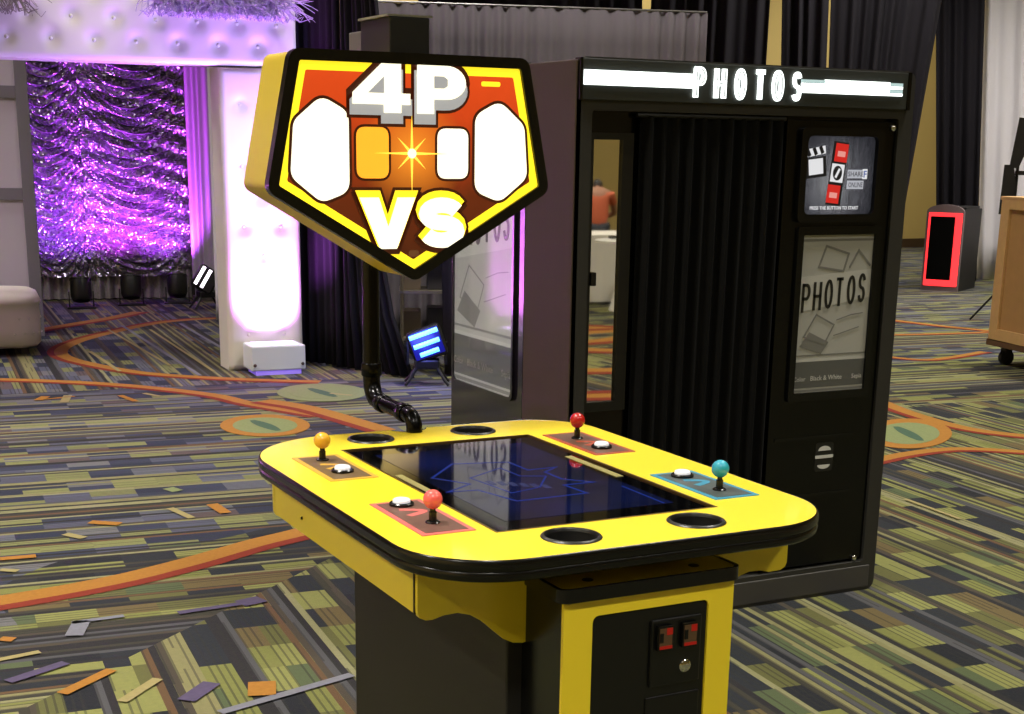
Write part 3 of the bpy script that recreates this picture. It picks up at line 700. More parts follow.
    # posters
    def poster(nm, mp, w, h, textv, tsize, lab, lit=0.):
        pm_ = lambda a, c: mat(a+nm, c, .4, emis=tuple(int(v*.97) for v in c) if lit else None, estr=lit)
        pw = pm_('poster_paper_', (168,168,162)); lt = pm_('poster_light_', (184,184,178)); md = pm_('poster_mid_', (116,116,112)); dk = pm_('poster_text_', (30,30,28)); bd_ = pm_('poster_band_', (88,89,87))
        bm = NEW(); prism(bm, [(0,0),(w,0),(w,h),(0,h)], mp, 0, .003); P = obj('poster', fixn(bm), pw, T, w=True, label=lab)
        def pl(pts, m_, z, n2='poster_print'):
            bm = NEW(); prism(bm, [(u*w, v*h) for u, v in pts], mp, z-.0006, z); obj(n2, fixn(bm), m_, P, w=True)
        def ln(pts, t, m_, z, n2='poster_line', cl=True):
            bm = NEW(); stroke(bm, [(u*w, v*h) for u, v in pts], t, mp, z-.0006, z, closed=cl); obj(n2, fixn(bm), m_, P, w=True)
        pl([(0,.03),(1,.03),(1,.20),(0,.20)], bd_, .0036, 'poster_band')
        pl([(0,.20),(1,.20),(1,.215),(0,.215)], lt, .0036); pl([(0,.235),(1,.235),(1,.245),(0,.245)], md, .0036); pl([(0,.96),(1,.96),(1,.975),(0,.975)], md, .0036); pl([(0,.005),(1,.005),(1,.02),(0,.02)], md, .0036)
        ln([(.25,.80),(.34,.93),(.66,.88),(.60,.77)], .008, md, .0042); ln([(.68,.79),(.80,.90),(.98,.80)], .008, md, .0042, cl=False)
        pl([(.02,.74),(1,.78),(1,.60),(.02,.52)], lt, .0038, 'poster_sheet')
        pl([(.05,.30),(.18,.39),(.46,.32),(.36,.245)], md, .0044, 'poster_photo'); ln([(.10,.36),(.26,.50),(.52,.43),(.40,.31)], .006, md, .0048)
        ln([(.55,.46),(.75,.49),(.92,.50)], .004, md, .0046, cl=False); ln([(.52,.36),(.70,.385),(.88,.41)], .004, md, .0046, cl=False)
        sl = .12
        gw = .115*w
        for k, ch in enumerate('PHOTOS'):
            x = (.055+.158*k)*w; y = textv*h+sl*x
            bm = NEW(); glyph(bm, ch, x, y, gw*(.8 if ch in 'ST' else 1)*.72, tsize*h, .020*w/.324*.56, mp, .0046, .0056, ext=.004); obj('poster_letter', fixn(bm), dk, P, w=True)
        for body, u, v, s_ in (('Color', .08, .075, .045), ('Black & White', .46, .075, .048), ('Sepia', .9, .075, .045)):
            mm = lambda a, b_, w_: mp(u*w+a, v*h+b_, w_)
            obj('poster_caption', textbm(body, s_*w*1.6, mm, .0046, .0002*w/.324), mat('poster_caption', (190,190,184), .4), P, w=True)
        return P
    px0, px1, pz0, pz1 = 3.296, 3.620, .797, 1.364
    obj('poster_frame', ringmesh(NEW(), rr(px0-.026, px1+.026, pz0-.03, pz1+.03, .01, 3), rr(px0, px1, pz0, pz1, .004, 3), XZ(BY+.014), 0, .014), BLK, T, w=True)
    poster('front', lambda u, v, w: (px0+u, BY+.012-w, pz0+v), px1-px0, pz1-pz0, .52, .165, 'grey PHOTOS poster on the front console')
    # sticker, latches
    sk = onplane(828, 458, P0, n_)
    wst = mat('sticker_white', (205,205,200), .5); sp_ = XZ(BY+.012)
    St = obj('sticker', prism(NEW(), rr(sk.x-.042, sk.x+.042, sk.z-.055, sk.z+.055, .01, 3), sp_, 0, .0008), mat('sticker_clear', (26,26,25), .3), T, w=True)
    for pts in ([(sk.x+.030*math.cos(a*PI/8), sk.z+.024+.018*math.sin(a*PI/8)) for a in range(9)], [(sk.x-.030*math.cos(a*PI/8), sk.z-.030-.016*math.sin(a*PI/8)) for a in range(9)], rr(sk.x-.042, sk.x+.042, sk.z-.005, sk.z+.007, .003, 2)):
        bm = NEW(); prism(bm, pts, sp_, .0008, .0014); obj('sticker_print', fixn(bm), wst, St, w=True)
    for px, py in ((897,128), (857,559)):
        k = onplane(px, py, P0, n_); bm = NEW(); lathe(bm, [(.011,0),(.011,.006),(.007,.010),(.002,.011)], (k.x, BY+.01, k.z), 16, axis='Y'); obj('latch_knob', bm, CHROME, T, w=True, smooth=40)
    for z in (.62, .40): obj('console_seam', bx(3.23, 3.60, BY+.009, BY+.0125, z, z+.012), BLK, T, w=True)
    obj('kick_plate', bx(BX0+.03, BX1-.03, BY-.004, BY+.02, .012, .10, bev=.003), mat('kick_grey', (62,60,58), .5), T, w=True)
    # left side: brown front module, gloss poster door
    obj('side_module', bx(BX0-.004, BX0+.02, BY+.0, BY+.335, .02, BZ-.01, bev=.004), brown, T, w=True)
    D = obj('side_door', bx(BX0-.002, BX0+.012, BY+.34, BY1-.005, .03, 1.782), mat('side_gloss', (26,22,30), .12, coat=.5), T, w=True)
    y1s, y0s, z0s, z1s = 4.588, 5.082, .778, 1.665
    obj('side_poster_frame', ringmesh(NEW(), rr(y1s-.012, y0s+.012, z0s-.014, z1s+.014, .03, 5), rr(y1s, y0s, z0s, z1s, .024, 5), lambda u, v, w: (BX0-.002-w, u, v), 0, .012), mat('side_gloss', (26,22,30), .12), T, w=True, smooth=30)
    P = poster('side', lambda u, v, w: (BX0-.002-w*.8, y0s-u, z0s+v), y0s-y1s, z1s-z0s, .575, .15, 'grey PHOTOS poster on the left side of the booth', lit=.58)
    gl = bpy.data.materials.new('poster_acrylic'); gl.use_nodes = True; b = gl.node_tree.nodes['Principled BSDF']
    b.inputs['Transmission Weight'].default_value = 1.; b.inputs['Roughness'].default_value = .03; b.inputs['IOR'].default_value = 1.52; b.inputs['Base Color'].default_value = (.95,.95,.95,1)
    obj('poster_acrylic', bx(BX0-.0125, BX0-.0095, y1s-.004, y0s+.004, z0s-.004, z1s+.004), gl, T, w=True)
photo_booth()

# ------------------------------------------------------------------ white tufted arch and its uplights
def dimple_sheet(bm, w, h, buttons, mp, res=.022, depth=.022, sig=.034, edge=.03):
    nx, nz = max(4, int(w/res)), max(4, int(h/res)); rows = []
    for j in range(nz+1):
        r_ = []
        for i in range(nx+1):
            u, v = w*i/nx, h*j/nz; d = 0.
            for bu, bv in buttons:
                q = ((u-bu)**2+(v-bv)**2)
                if q < .06: d += math.exp(-q/(2*sig*sig))
            e = min(u, w-u, v, h-v); rd = edge*(1-math.sqrt(max(0, 1-(1-min(1, e/edge))**2)))
            r_.append(bm.verts.new(mp(u, v, -depth*min(d, 1.15)-rd)))
        rows.append(r_)
    for a, b in zip(rows, rows[1:]):
        for i in range(nx): bm.faces.new((a[i], a[i+1], b[i+1], b[i]))
    return bm
VINYL = mat('white_vinyl', (214,208,198), .38)
def tufted_arch():
    A = Vector((3.026, 10.547, 0)); rz = math.radians(-3)
    T = thing('tufted_arch', 'white tufted vinyl arch with buttoned header over glowing purple pillars', 'arch', A, rz)
    def block(nm, x0, x1, z0, z1, buttons, dep):
        bm = NEW(); mp = lambda u, v, w: (x0+u, -w, z0+v)
        dimple_sheet(bm, x1-x0, z1-z0, buttons, mp)
        e = .03
        for pts in ([(x0,e,z0),(x0,dep,z0),(x0,dep,z1),(x0,e,z1)], [(x1,dep,z0),(x1,e,z0),(x1,e,z1),(x1,dep,z1)], [(x0,dep,z0),(x0,e,z0),(x1,e,z0),(x1,dep,z0)], [(x0,e,z1),(x0,dep,z1),(x1,dep,z1),(x1,e,z1)], [(x1,dep,z0),(x1,dep,z1),(x0,dep,z1),(x0,dep,z0)]):
            bm.faces.new([bm.verts.new(p) for p in pts])
        fixn(bm)
        P = obj(nm, bm, VINYL, T, smooth=60)
        for bu, bv in buttons:
            k = NEW(); lathe(k, [(.014,.0),(.013,.008),(.008,.012),(.001,.013)], (x0+bu, .026, z0+bv), 10, axis='Y'); obj('tuft_button', k, VINYL, P, smooth=60)
        return P
    HX0 = -4.15
    hb = []
    for r_, (z_, off) in enumerate(((.135, .29), (.285, .43), (.435, .29))):
        k = 0
        while True:
            x_ = (.55-HX0) - (.55-off) - .285*k + 0
            if x_ < .08: break
            if r_ < 2 or x_ > .5: hb.append((x_, z_))
            k += 1
    block('header', HX0, .575, 2.18, 2.74, hb, .34)
    pb = []
    for k in range(8):
        z_ = .41+.215*k
        pb += [(.145, z_), (.425, z_)] if k % 2 else [(.285, z_)]
    pb += [(.155,.262), (.43,.262)]
    block('pillar', 0., .572, 0., 2.17, pb, .30)
    block('pillar', HX0, HX0+.55, 0., 2.17, pb, .30)
    return T
arch = tufted_arch()
ARZ = arch.rotation_euler.z
def arch_w(x, y, z): return Vector(arch.location) + Vector((x*math.cos(ARZ)-y*math.sin(ARZ), x*math.sin(ARZ)+y*math.cos(ARZ), z))
def uplight_box(lx, label, power):
    t = thing('uplight_box', label, 'uplight', arch_w(lx, -.16, 0), ARZ, 'white uplight boxes at the arch')
    wm = mat('uplight_white', (206,212,216), .4)
    obj('housing', bx(-.205, .205, -.13, .13, .03, .215, bev=.012), wm, t)
    obj('top_lens', bx(-.16, .16, -.09, .09, .214, .22), mat('uplight_lens', (230,220,250), .2, emis=(214,170,255), estr=3.), t)
    obj('skirt', bx(-.17, .17, -.125, .115, .0, .03), mat('uplight_skirt', (160,140,220), .3, emis=(130,100,235), estr=.5), t)
    for x in (-.18, .18):
        k = NEW(); lathe(k, [(.012,0),(.012,.008),(.004,.01)], (x, -.13, .075), 10, axis='Y'); obj('corner_stud', k, mat('stud', (70,60,60), .4), t)
    area_light('uplight_lamp', (0, 0, .235), .22, power, (.68, .15, 1.0), rot=(math.radians(180-14), 0, 0), shape='SQUARE', parent=t).data.spread = math.radians(95)
uplight_box(.300, 'white uplight box at the foot of the glowing pillar beside the black drapes', 72.)
uplight_box(-3.87, 'white uplight box at the far left pillar of the arch', 200.)

def twigs(name, label, x0, x1, z0, zmin, n, col, seed):
    rnd = random.Random(seed); bm = NEW()
    for k in range(n):
        x = rnd.uniform(x0, x1); p = Vector((x, rnd.uniform(-.10, -.03), z0-rnd.uniform(.0, .17))); pts = [p.copy()]
        d = Vector((rnd.uniform(-.5, .5), rnd.uniform(-.5, .02), rnd.uniform(-.55, .25)))
        for s in range(5):
            d += Vector((rnd.uniform(-.3, .3), rnd.uniform(-.15, .08), rnd.uniform(-.35, .12))); d.normalize()
            p = p + d*.055
            if p.z < zmin: p.z = zmin + .01*s
            if p.z < 2.76: p.y = min(p.y, -.03)
            pts.append(p.copy())
        r_ = rnd.uniform(.003, .006)
        rings = tube(bm, pts, r_, 4, [r_*(1-.12*i) for i in range(len(pts))])
    o = obj(name, bm, mat('twig_'+name+str(seed), col, .7)); o.location = arch.location; o.rotation_euler = arch.rotation_euler
    return tag(o, label, 'branches')
twigs('branch_garland', 'tangle of pale branches spilling over the top of the tufted header', -.46, .46, 2.74, 2.47, 620, (150,140,170), 3)
twigs('branch_garland', 'small bunch of grey branches over the header at the left edge of the view', -1.75, -1.32, 2.74, 2.44, 260, (120,112,100), 4)

# ------------------------------------------------------------------ drapes
def drape(name, label, p0, p1, z1, folds, amp, m_, q0=None, q1=None, z0=.01, seed=0, group=None, nz=10, cat='drape', sway=None):
    p0, p1 = Vector((p0[0], p0[1])), Vector((p1[0], p1[1])); q0 = Vector((q0[0], q0[1])) if q0 else p0; q1 = Vector((q1[0], q1[1])) if q1 else p1
    c = (p0+p1)/2; bm = NEW(); nx = folds*8; rows = []; rnd = random.Random(seed); ph = [rnd.uniform(0, 6.28) for _ in range(4)]
    nr = Vector((-(p1-p0).y, (p1-p0).x)).normalized()
    for j in range(nz+1):
        v = j/nz; z = z0+(z1-z0)*v; a, b = p0.lerp(q0, v), p1.lerp(q1, v); r_ = []
        if sway: b = b + (p1-p0)*sway(v)
        for i in range(nx+1):
            u = i/nx; p = a.lerp(b, u)
            d = amp*(math.sin(2*PI*folds*u+ph[0]+.5*math.sin(5*u+ph[1])+.25*v)*(.65+.35*math.sin(9*u+ph[2])) + .35*math.sin(2*PI*folds*.5*u+ph[3]))*(1.1-.45*v)
            p = p+nr*d; r_.append(bm.verts.new((p.x-c.x, p.y-c.y, z)))
        rows.append(r_)
    for a, b in zip(rows, rows[1:]):
        for i in range(nx): bm.faces.new((a[i], a[i+1], b[i+1], b[i]))
    o = obj(name, bm, m_, smooth=180); o.location = (c.x, c.y, 0)
    s = o.modifiers.new('thick', 'SOLIDIFY'); s.thickness = .004
    return tag(o, label, cat, group)
BLKD = mat('black_velour', (34,32,38), .9, spec=.15); GREYD = mat('grey_drape_cloth', (112,106,112), .9, spec=.1); WHTD = mat('white_drape_cloth', (232,228,236), .9, spec=.1)
gA, gB = Vector((3.60, 11.02, 0)), G(416, 379)
drape('black_drape', 'black floor length drape hanging beside the glowing white pillar', gA, gA.lerp(gB, .48), 4.3, 9, .05, BLKD, seed=1, group='black drapes')
drape('black_drape', 'black drape with blue sheen behind the sign pole, pulled open at its edge', gA.lerp(gB, .49), gB, 4.3, 8, .05, BLKD, seed=2, group='black drapes', q1=gA.lerp(gB, .60), sway=lambda v: -.35*math.sin(min(1, v*2.2)*PI)*(1-v))
e0, e1 = ondist(446, 300, 10.7), ondist(520, 300, 10.9)
drape('black_drape', 'narrow black drape behind the left side of the photo booth', (e0.x, e0.y), (e1.x, e1.y), 2.2, 6, .04, BLKD, q0=tuple(ondist(436, 200, 10.7).xy), seed=3, group='black drapes')
g0, g1 = ondist(362, 5, 12.6), ondist(707, 12, 13.2)
zt_ = ondist(560, 9, 12.9).z
drape('grey_drape', 'low grey fabric drape wall standing behind the photo booth', g0, g1, zt_, 26, .035, GREYD, seed=5)
rod = tube(NEW(), [(g0.x, g0.y, zt_+.010), (g1.x, g1.y, zt_+.010)], .009, 8); tag(obj('drape_rail', rod, mat('rail_metal', (130,128,126), .4, metal=.7)), 'metal rail along the top edge of the grey drape wall', 'rail')
# tall back drapes with gaps to the yellow wall
def back(px0, px1, d, lab, m_=BLKD, tx0=None, tx1=None, seed=0, folds=7, z=5.2, cat='drape', grp='tall back drapes', py=(284, -5)):
    """bottom edge on the floor at pixel columns px0..px1, top columns tx0..tx1 (columns at frame top)"""
    P0, P1 = ondist(px0, py[0], d), ondist(px1, py[0], d)
    h0 = ondist(tx0 if tx0 is not None else px0, 0, d); h1 = ondist(tx1 if tx1 is not None else px1, 0, d)
    k = z/h0.z
    ext = lambda P, Q: (P.x+(Q.x-P.x)*k, P.y+(Q.y-P.y)*k)
    drape('tall_drape', lab, P0, P1, z, folds, .07, m_, q0=ext(P0, h0), q1=ext(P1, h1), seed=seed, group=grp, cat=cat)
back(420, 645, 17.6, 'wide tall black drape rising above the grey drape wall', tx0=418, tx1=642, seed=11, folds=13)
back(640, 752, 17.8, 'tall black drape left of the yellow wall gap above the booth', tx0=651, tx1=770, seed=12, folds=8)
back(778, 818, 17.9, 'narrow tall black drape right of the wider yellow wall gap', tx0=782, tx1=829, seed=13, folds=4)
back(822, 890, 18.0, 'tall black drape swept aside behind the right end of the booth', tx0=831, tx1=942, seed=14, folds=8)
back(936, 976, 20.6, 'dark tall drape behind the red lit cabinet', tx0=936, tx1=985, seed=15, folds=4)
back(976, 1120, 20.9, 'tall white drape at the right edge behind the wooden crate', WHTD, tx0=985, tx1=1130, seed=16, folds=9)

# ------------------------------------------------------------------ sequin curtain bay
def sequin_material():
    m = bpy.data.materials.new('silver_sequins'); m.use_nodes = True; nt = m.node_tree; N = NB(nt); b = nt.nodes['Principled BSDF']
    tc = nt.nodes.new('ShaderNodeTexCoord'); vo = nt.nodes.new('ShaderNodeTexVoronoi'); vo.inputs['Scale'].default_value = 55.
    nt.links.new(tc.outputs['Object'], vo.inputs['Vector'])
    geo = nt.nodes.new('ShaderNodeNewGeometry')
    sub = nt.nodes.new('ShaderNodeVectorMath'); sub.operation = 'SUBTRACT'; nt.links.new(vo.outputs['Color'], sub.inputs[0]); sub.inputs[1].default_value = (.5,.5,.5)
    sc = nt.nodes.new('ShaderNodeVectorMath'); sc.operation = 'SCALE'; nt.links.new(sub.outputs[0], sc.inputs[0]); sc.inputs['Scale'].default_value = 1.1
    ad = nt.nodes.new('ShaderNodeVectorMath'); nt.links.new(geo.outputs['Normal'], ad.inputs[0]); nt.links.new(sc.outputs[0], ad.inputs[1])
    no = nt.nodes.new('ShaderNodeVectorMath'); no.operation = 'NORMALIZE'; nt.links.new(ad.outputs[0], no.inputs[0]); nt.links.new(no.outputs[0], b.inputs['Normal'])
    b.inputs['Base Color'].default_value = (*lin((150,146,162)), 1); b.inputs['Metallic'].default_value = .85; b.inputs['Roughness'].default_value = .28
    return m
def sequin_curtain():
    L, R = ondist(22, 306, 16.25), ondist(193, 303, 16.35); c = (L+R)/2; wd = (R-L).length; rz = math.atan2(R.y-L.y, R.x-L.x)
    T = thing('sequin_curtain', 'silver sequin curtain gathered in scalloped swags under purple light', 'curtain', (c.x, c.y, 0), rz)
    sm = sequin_material(); H = 2.75
    cuts = [0, .39, 1.0]
    for a, b in zip(cuts, cuts[1:]):
        bm = NEW(); nx, nz = 40, 300; rows = []; x0, x1 = wd*(a-.5), wd*(b-.5)
        for j in range(nz+1):
            z = .25+(H-.25)*j/nz; r_ = []
            for i in range(nx+1):
                u = i/nx; sag = .30*(1-(2*u-1)**2); s = (z+sag+.02*math.sin(7*u+z*9))/.088; f = s-math.floor(s)
                dep = .045*(1-f)**1.6*(.35+.65*(1-(2*u-1)**2)) + .05*(1-(2*u-1)**2) + .015*math.sin(z*31+u*9)
                r_.append(bm.verts.new((x0+(x1-x0)*u, -dep, z)))
            rows.append(r_)
        for p, q in zip(rows, rows[1:]):
            for i in range(nx): bm.faces.new((p[i], p[i+1], q[i+1], q[i]))
        obj('swag_panel', bm, sm, T, smooth=60)
    bm = NEW(); rows = []
    for j in range(7):
        z = .012+.30*j/6; rows.append([bm.verts.new((wd*(i/120-.5), .01+.025*math.sin(i*.9)+.012*math.sin(i*.31), z)) for i in range(121)])
    for p, q in zip(rows, rows[1:]):
        for i in range(120): bm.faces.new((p[i], p[i+1], q[i+1], q[i]))
    obj('hem_panel', bm, mat('sequin_hem', (150,146,150), .5, metal=.3, var=.4, vscale=40.), T, smooth=180)
    return c, rz, wd
sc_c, sc_rz, sc_w = sequin_curtain()
p0, p1 = ondist(193, 303, 16.1), ondist(216, 304, 15.9)
drape('sheer_drape', 'lilac lit sheer drape at the right end of the sequin curtain', p0, p1, 2.8, 4, .03, mat('sheer_cloth', (170,160,176), .8), seed=21)
p0, p1 = ondist(216, 304, 14.2), ondist(262, 304, 14.1)
drape('white_side_drape', 'white side drape just behind the glowing pillar', p0, p1, 2.8, 4, .03, WHTD, seed=22)
p0, p1 = ondist(-260, 303, 17.1), ondist(300, 303, 17.1)
drape('backing_drape', 'dark backing drape behind the sequin curtain', p0, p1, 4.4, 16, .05, BLKD, seed=23)

def par_can(px, py, label, tgt, color, power, tilt=.35):
    g = G(px, py); az = math.atan2(g.x, g.y)
    t = thing('par_light', label, 'stage light', (g.x, g.y, 0), -az, 'floor par lights under the curtain')
    bk = mat('stage_black', (14,14,15), .4)
    bm = NEW(); lathe(bm, [(.03,-.10),(.085,-.085),(.105,-.04),(.105,.12),(.11,.125),(.11,.14),(.098,.14),(.096,.10),(.01,.10)], (0,0,0), 20)
    bmesh.ops.rotate(bm, verts=bm.verts, cent=(0,0,0), matrix=Matrix.Rotation(-tilt, 3, 'X')); bmesh.ops.translate(bm, verts=bm.verts, vec=(0,0,.155))
    obj('can', bm, bk, t, smooth=40)
    for s in (-1, 1):
        obj('yoke_arm', bx(s*.118-.006, s*.118+.006, -.02, .02, .01, .17), bk, t)
    obj('floor_plate', bx(-.14, .14, -.10, .10, 0, .014), bk, t)
    spot_light('par_lamp', (g.x, g.y+.02, .33), tgt, power, color, 105, .8, .06)
ctr = Vector((sc_c.x, sc_c.y, 0)); sx_ = Vector((math.cos(sc_rz), math.sin(sc_rz), 0)); sn_ = Vector((math.sin(sc_rz), -math.cos(sc_rz), 0))
CW = lambda f, z: ctr + sx_*(f*sc_w) + Vector((0, 0, z))
par_can(82, 308, 'leftmost of the three black par lights standing under the sequin curtain', CW(-.28, 1.6), (.42,.08,1.), 360)
par_can(132, 305, 'middle black par light standing under the sequin curtain', CW(.02, 1.65), (.74,.06,1.), 360)
par_can(178, 303, 'rightmost black par light under the sequin curtain beside the tilted head', CW(.30, 1.5), (.55,.08,1.), 360)

def moving_head(px, py, label, glow, tubes, h, yaw, tilt, group=None, panel=None):
    g = G(px, py); az = math.atan2(g.x, g.y)
    t = thing('led_fixture', label, 'stage light', (g.x, g.y, 0), -az+yaw, group)
    bk = mat('stage_black', (14,14,15), .4)
    for sx in (-1, 1):
        for sy in (-1, 1):
            obj('leg', tube(NEW(), [(sx*.05*h/.42, sy*.04*h/.42, .17*h/.42), (sx*.13*h/.42, sy*.09*h/.42, .04*h/.42), (sx*.155*h/.42, sy*.10*h/.42, .012)], .012, 8), bk, t)
    k = h/.42
    obj('base', bx(-.09*k, .09*k, -.07*k, .07*k, .12*k, .19*k, bev=.015), bk, t)
    Rm = Matrix.Translation((0, 0, .30*k)) @ Matrix.Rotation(tilt[1], 4, 'Y') @ Matrix.Rotation(tilt[0], 4, 'X')
    bm = NEW(); box(bm, -.125*k, .125*k, -.07*k, .09*k, -.115*k, .115*k, bev=.03*k); bm.transform(Rm); Hd = obj('head', bm, bk, t, smooth=40)
    for s in (-1, 1): obj('yoke_arm', bx(s*.135*k-.008, s*.135*k+.008, -.03, .03, .15*k, .31*k), bk, t)
    obj('head_face', (lambda b_: (b_.transform(Rm), b_)[1])(bx(-.108*k, .108*k, -.073*k, -.069*k, -.095*k, .095*k)), panel or bk, Hd)
    for z, l in tubes:
        bm = NEW(); tube(bm, [(-l*k, -.075*k, z*k), (l*k, -.075*k, z*k)], .017*k, 10); bm.transform(Rm); obj('light_tube', bm, glow, Hd, smooth=60)
    return t, g
t_, gb = moving_head(427, 385, 'black LED fixture with three glowing blue bars by the photo booth', mat('blue_tube', (120,170,255), .3, emis=(70,150,255), estr=4.), [(.07,.105),(0,.095),(-.065,.07)], .42, 0., (-.1,-.35), panel=mat('blue_spill', (8,10,60), .3, emis=(14,20,190), estr=.3))  # faint emission on the head's front paints in the tubes' blue light
pl_ = bpy.data.lights.new('blue_lamp', 'POINT'); pl_.energy = 9; pl_.color = (.12,.16,1.); pl_.shadow_soft_size = .1
po_ = bpy.data.objects.new('blue_lamp', pl_); COL.objects.link(po_); po_.location = (gb.x-.12, gb.y-.16, .36)
spot_light('blue_beam', (gb.x-.10, gb.y-.10, .46), arch_w(-.55, 0, 2.5), 620, (.42,.32,1.), 62, .9, .08)
moving_head(207, 309, 'tilted black LED fixture with two white tubes right of the par lights', mat('white_tube', (255,250,255), .3, emis=(255,246,255), estr=3.), [(.07,.10),(.0,.10)], .42, .3, (-.3,-1.0))
def red_beacon():
    g = G(226, 318); az = math.atan2(g.x, g.y)
    t = thing('beacon_stand', 'thin black stand with a small red lamp at the left edge of the pillar', 'stage light', (g.x-.03, g.y, 0), -az)
    bk = mat('stage_black', (14,14,15), .4)
    obj('pole', tube(NEW(), [(0,0,.02),(.01,0,.20)], .009, 8), bk, t)
    for a in (0, 2.1, 4.2): obj('foot', tube(NEW(), [(0,0,.06),(.08*math.cos(a),.08*math.sin(a),.006)], .006, 6), bk, t)
    bm = NEW(); bmesh.ops.create_uvsphere(bm, u_segments=12, v_segments=8, radius=.035); bmesh.ops.scale(bm, verts=bm.verts, vec=(1.2,1,.7)); bmesh.ops.translate(bm, verts=bm.verts, vec=(0,0,.22))
    obj('red_lamp', bm, mat('red_lamp', (240,80,60), .3, emis=(255,70,50), estr=1.5), t, smooth=80)
red_beacon()

# ------------------------------------------------------------------ left edge: divider and ottoman
def divider():
    R = ondist(45, 336, 13.25); L = ondist(-170, 336, 13.3); rz = math.atan2(R.y-L.y, R.x-L.x); w = (R-L).length
    T = thing('panel_divider', 'grey framed divider with pale fabric panels behind the ottoman', 'divider', (R.x, R.y, 0), rz)
    fr = mat('divider_grey', (104,100,108), .6); pn = mat('divider_panel', (172,164,176), .8)
    zs = [0.02, 1.155, 1.98, 2.62]
    for x0, x1 in ((-.10, .0), (-w, -w+.10)): obj('post', bx(x0, x1, -.03, .05, 0, 2.75, bev=.004), fr, T)
    for z in zs: obj('rail', bx(-w+.10, -.10, -.022, .04, z, z+.10, bev=.003), fr, T)
    for a, b in zip(zs, zs[1:]): obj('panel', bx(-w+.10, -.10, 0., .015, a+.10, b), pn, T)
divider()
def ottoman():
    c = G(42, 352); o = Vector((c.x-.52, c.y+.28, 0))
    T = thing('ottoman', 'white tufted vinyl ottoman at the left edge of the carpet', 'ottoman', o, -.12)
    m_ = mat('ottoman_vinyl', (206,200,188), .42, bump=.15, bscale=40.)
    bm = NEW(); outl = rr(-.55, .55, -.42, .42, .20, 8)
    lv = [(-.03,.06),(0,.09),(.004,.2),(.006,.3),(.0,.385),(.012,.40),(.016,.42),(.0,.455),(-.05,.478),(-.16,.488),(-.30,.49)]
    loops = [[bm.verts.new((x, y, z)) for x, y in offset(outl, d) ] for d, z in lv[:-2]]
    loops += [[bm.verts.new((x*s, y*s, z)) for x, y in outl] for s, z in ((.7,.488),(.3,.492))]
    for a, b in zip(loops, loops[1:]):
        for k in range(len(outl)): bm.faces.new((a[k], a[(k+1) % len(outl)], b[(k+1) % len(outl)], b[k]))
    bm.faces.new(loops[-1]); bm.faces.new(list(reversed(loops[0]))); fixn(bm)
    obj('cushion', bm, m_, T, smooth=60)
    pts = offset(outl, .004); per = len(pts)
    for r_, z in enumerate((.17, .29)):
        for k in range(r_, per, 2):
            x, y = pts[k]
            b2 = NEW(); bmesh.ops.create_uvsphere(b2, u_segments=8, v_segments=6, radius=.011); bmesh.ops.translate(b2, verts=b2.verts, vec=(x, y, z)); obj('tuft_button', b2, m_, T, smooth=80)
    for x in (-.42, .42):
        for y in (-.3, .3): obj('foot', bx(x-.03, x+.03, y-.03, y+.03, 0, .065), mat('foot_black', (20,18,16), .5), T)
ottoman()

# ------------------------------------------------------------------ behind the drape gap: equipment cart
def cart():
    g = ondist(436, 330, 12.0)
    T = thing('equipment_cart', 'cluttered metal equipment cart glimpsed through the gap in the black drapes', 'cart', (g.x, g.y, 0), -.4)
    st = mat('cart_metal', (150,140,120), .35, metal=.6)
    for x in (-.28, .28):
        for y in (-.2, .2): obj('post', tube(NEW(), [(x, y, .08), (x, y, 1.0)], .014, 8), st, T)
    for z in (.12, .5, .9): obj('shelf', bx(-.3, .3, -.22, .22, z, z+.02), st, T)
    for x in (-.28, .28):
        for y in (-.2, .2): obj('wheel', lathe(NEW(), [(.04,-.012),(.04,.012)], (x, y, .041), 12, 'X'), mat('wheel_black', (18,18,18), .6), T)
    rnd = random.Random(5)
    for z in (.14, .52, .92):
        for k in range(3):
            x = -.2+.2*k; h = rnd.uniform(.12, .26)
            b = obj('equipment_case', bx(-.075, .075, -.12, .12, 0, h, bev=.006), mat('case%d' % (k), ((120,106,84), (60,58,60), (168,160,150))[k], .5)); 
            b.parent = T; b.location = (x, rnd.uniform(-.04, .04), z)
cart()

# ------------------------------------------------------------------ right side: red lit cabinet, crate, stand
def red_cabinet():
    Mg = G(957, 292); Lg = G(926, 290)
    rz = math.atan2(Mg.y-Lg.y, Mg.x-Lg.x)
    T = thing('lit_cabinet', 'black cabinet with glowing red frame around its dark front window', 'cabinet', (Mg.x, Mg.y, 0), rz)
    w, d, h = .46, .80, 1.02
    bk = mat('cabinet_black', (16,15,16), .5); gy = mat('cabinet_grey', (120,104,108), .5)
    obj('body', bx(-w, 0, .04, d, 0, h-.03, bev=.01), bk, T)
    fp = [(-w,0),(0,0),(0,h-.06)]+arc(-w/2, h-.06, w/2, .09, 0, 180, 12)[1:-1]+[(-w,h-.06)]
    bm = NEW(); prism(bm, fp, lambda u, v, q: (u, .045-q, v), 0, .05); obj('front_panel', fixn(bm), gy, T, smooth=30)
    bm = NEW(); ringmesh(bm, rr(-w+.03, -.015, .06, h-.07, .01, 3), rr(-w+.055, -.10, .135, h-.115, .01, 3), lambda u, v, q: (u, .0-q, v), -.01, .012); obj('neon_frame', bm, mat('red_neon', (255,60,60), .3, emis=(255,48,54), estr=1.6), T)
    obj('window', bx(-w+.05, -.095, -.009, .002, .13, h-.11), mat('window_black', (3,3,3), .6, spec=.1), T)
    obj('top_box', bx(-w*.55, -.02, .15, d-.05, h-.03, h+.0, bev=.005), bk, T)
red_cabinet()
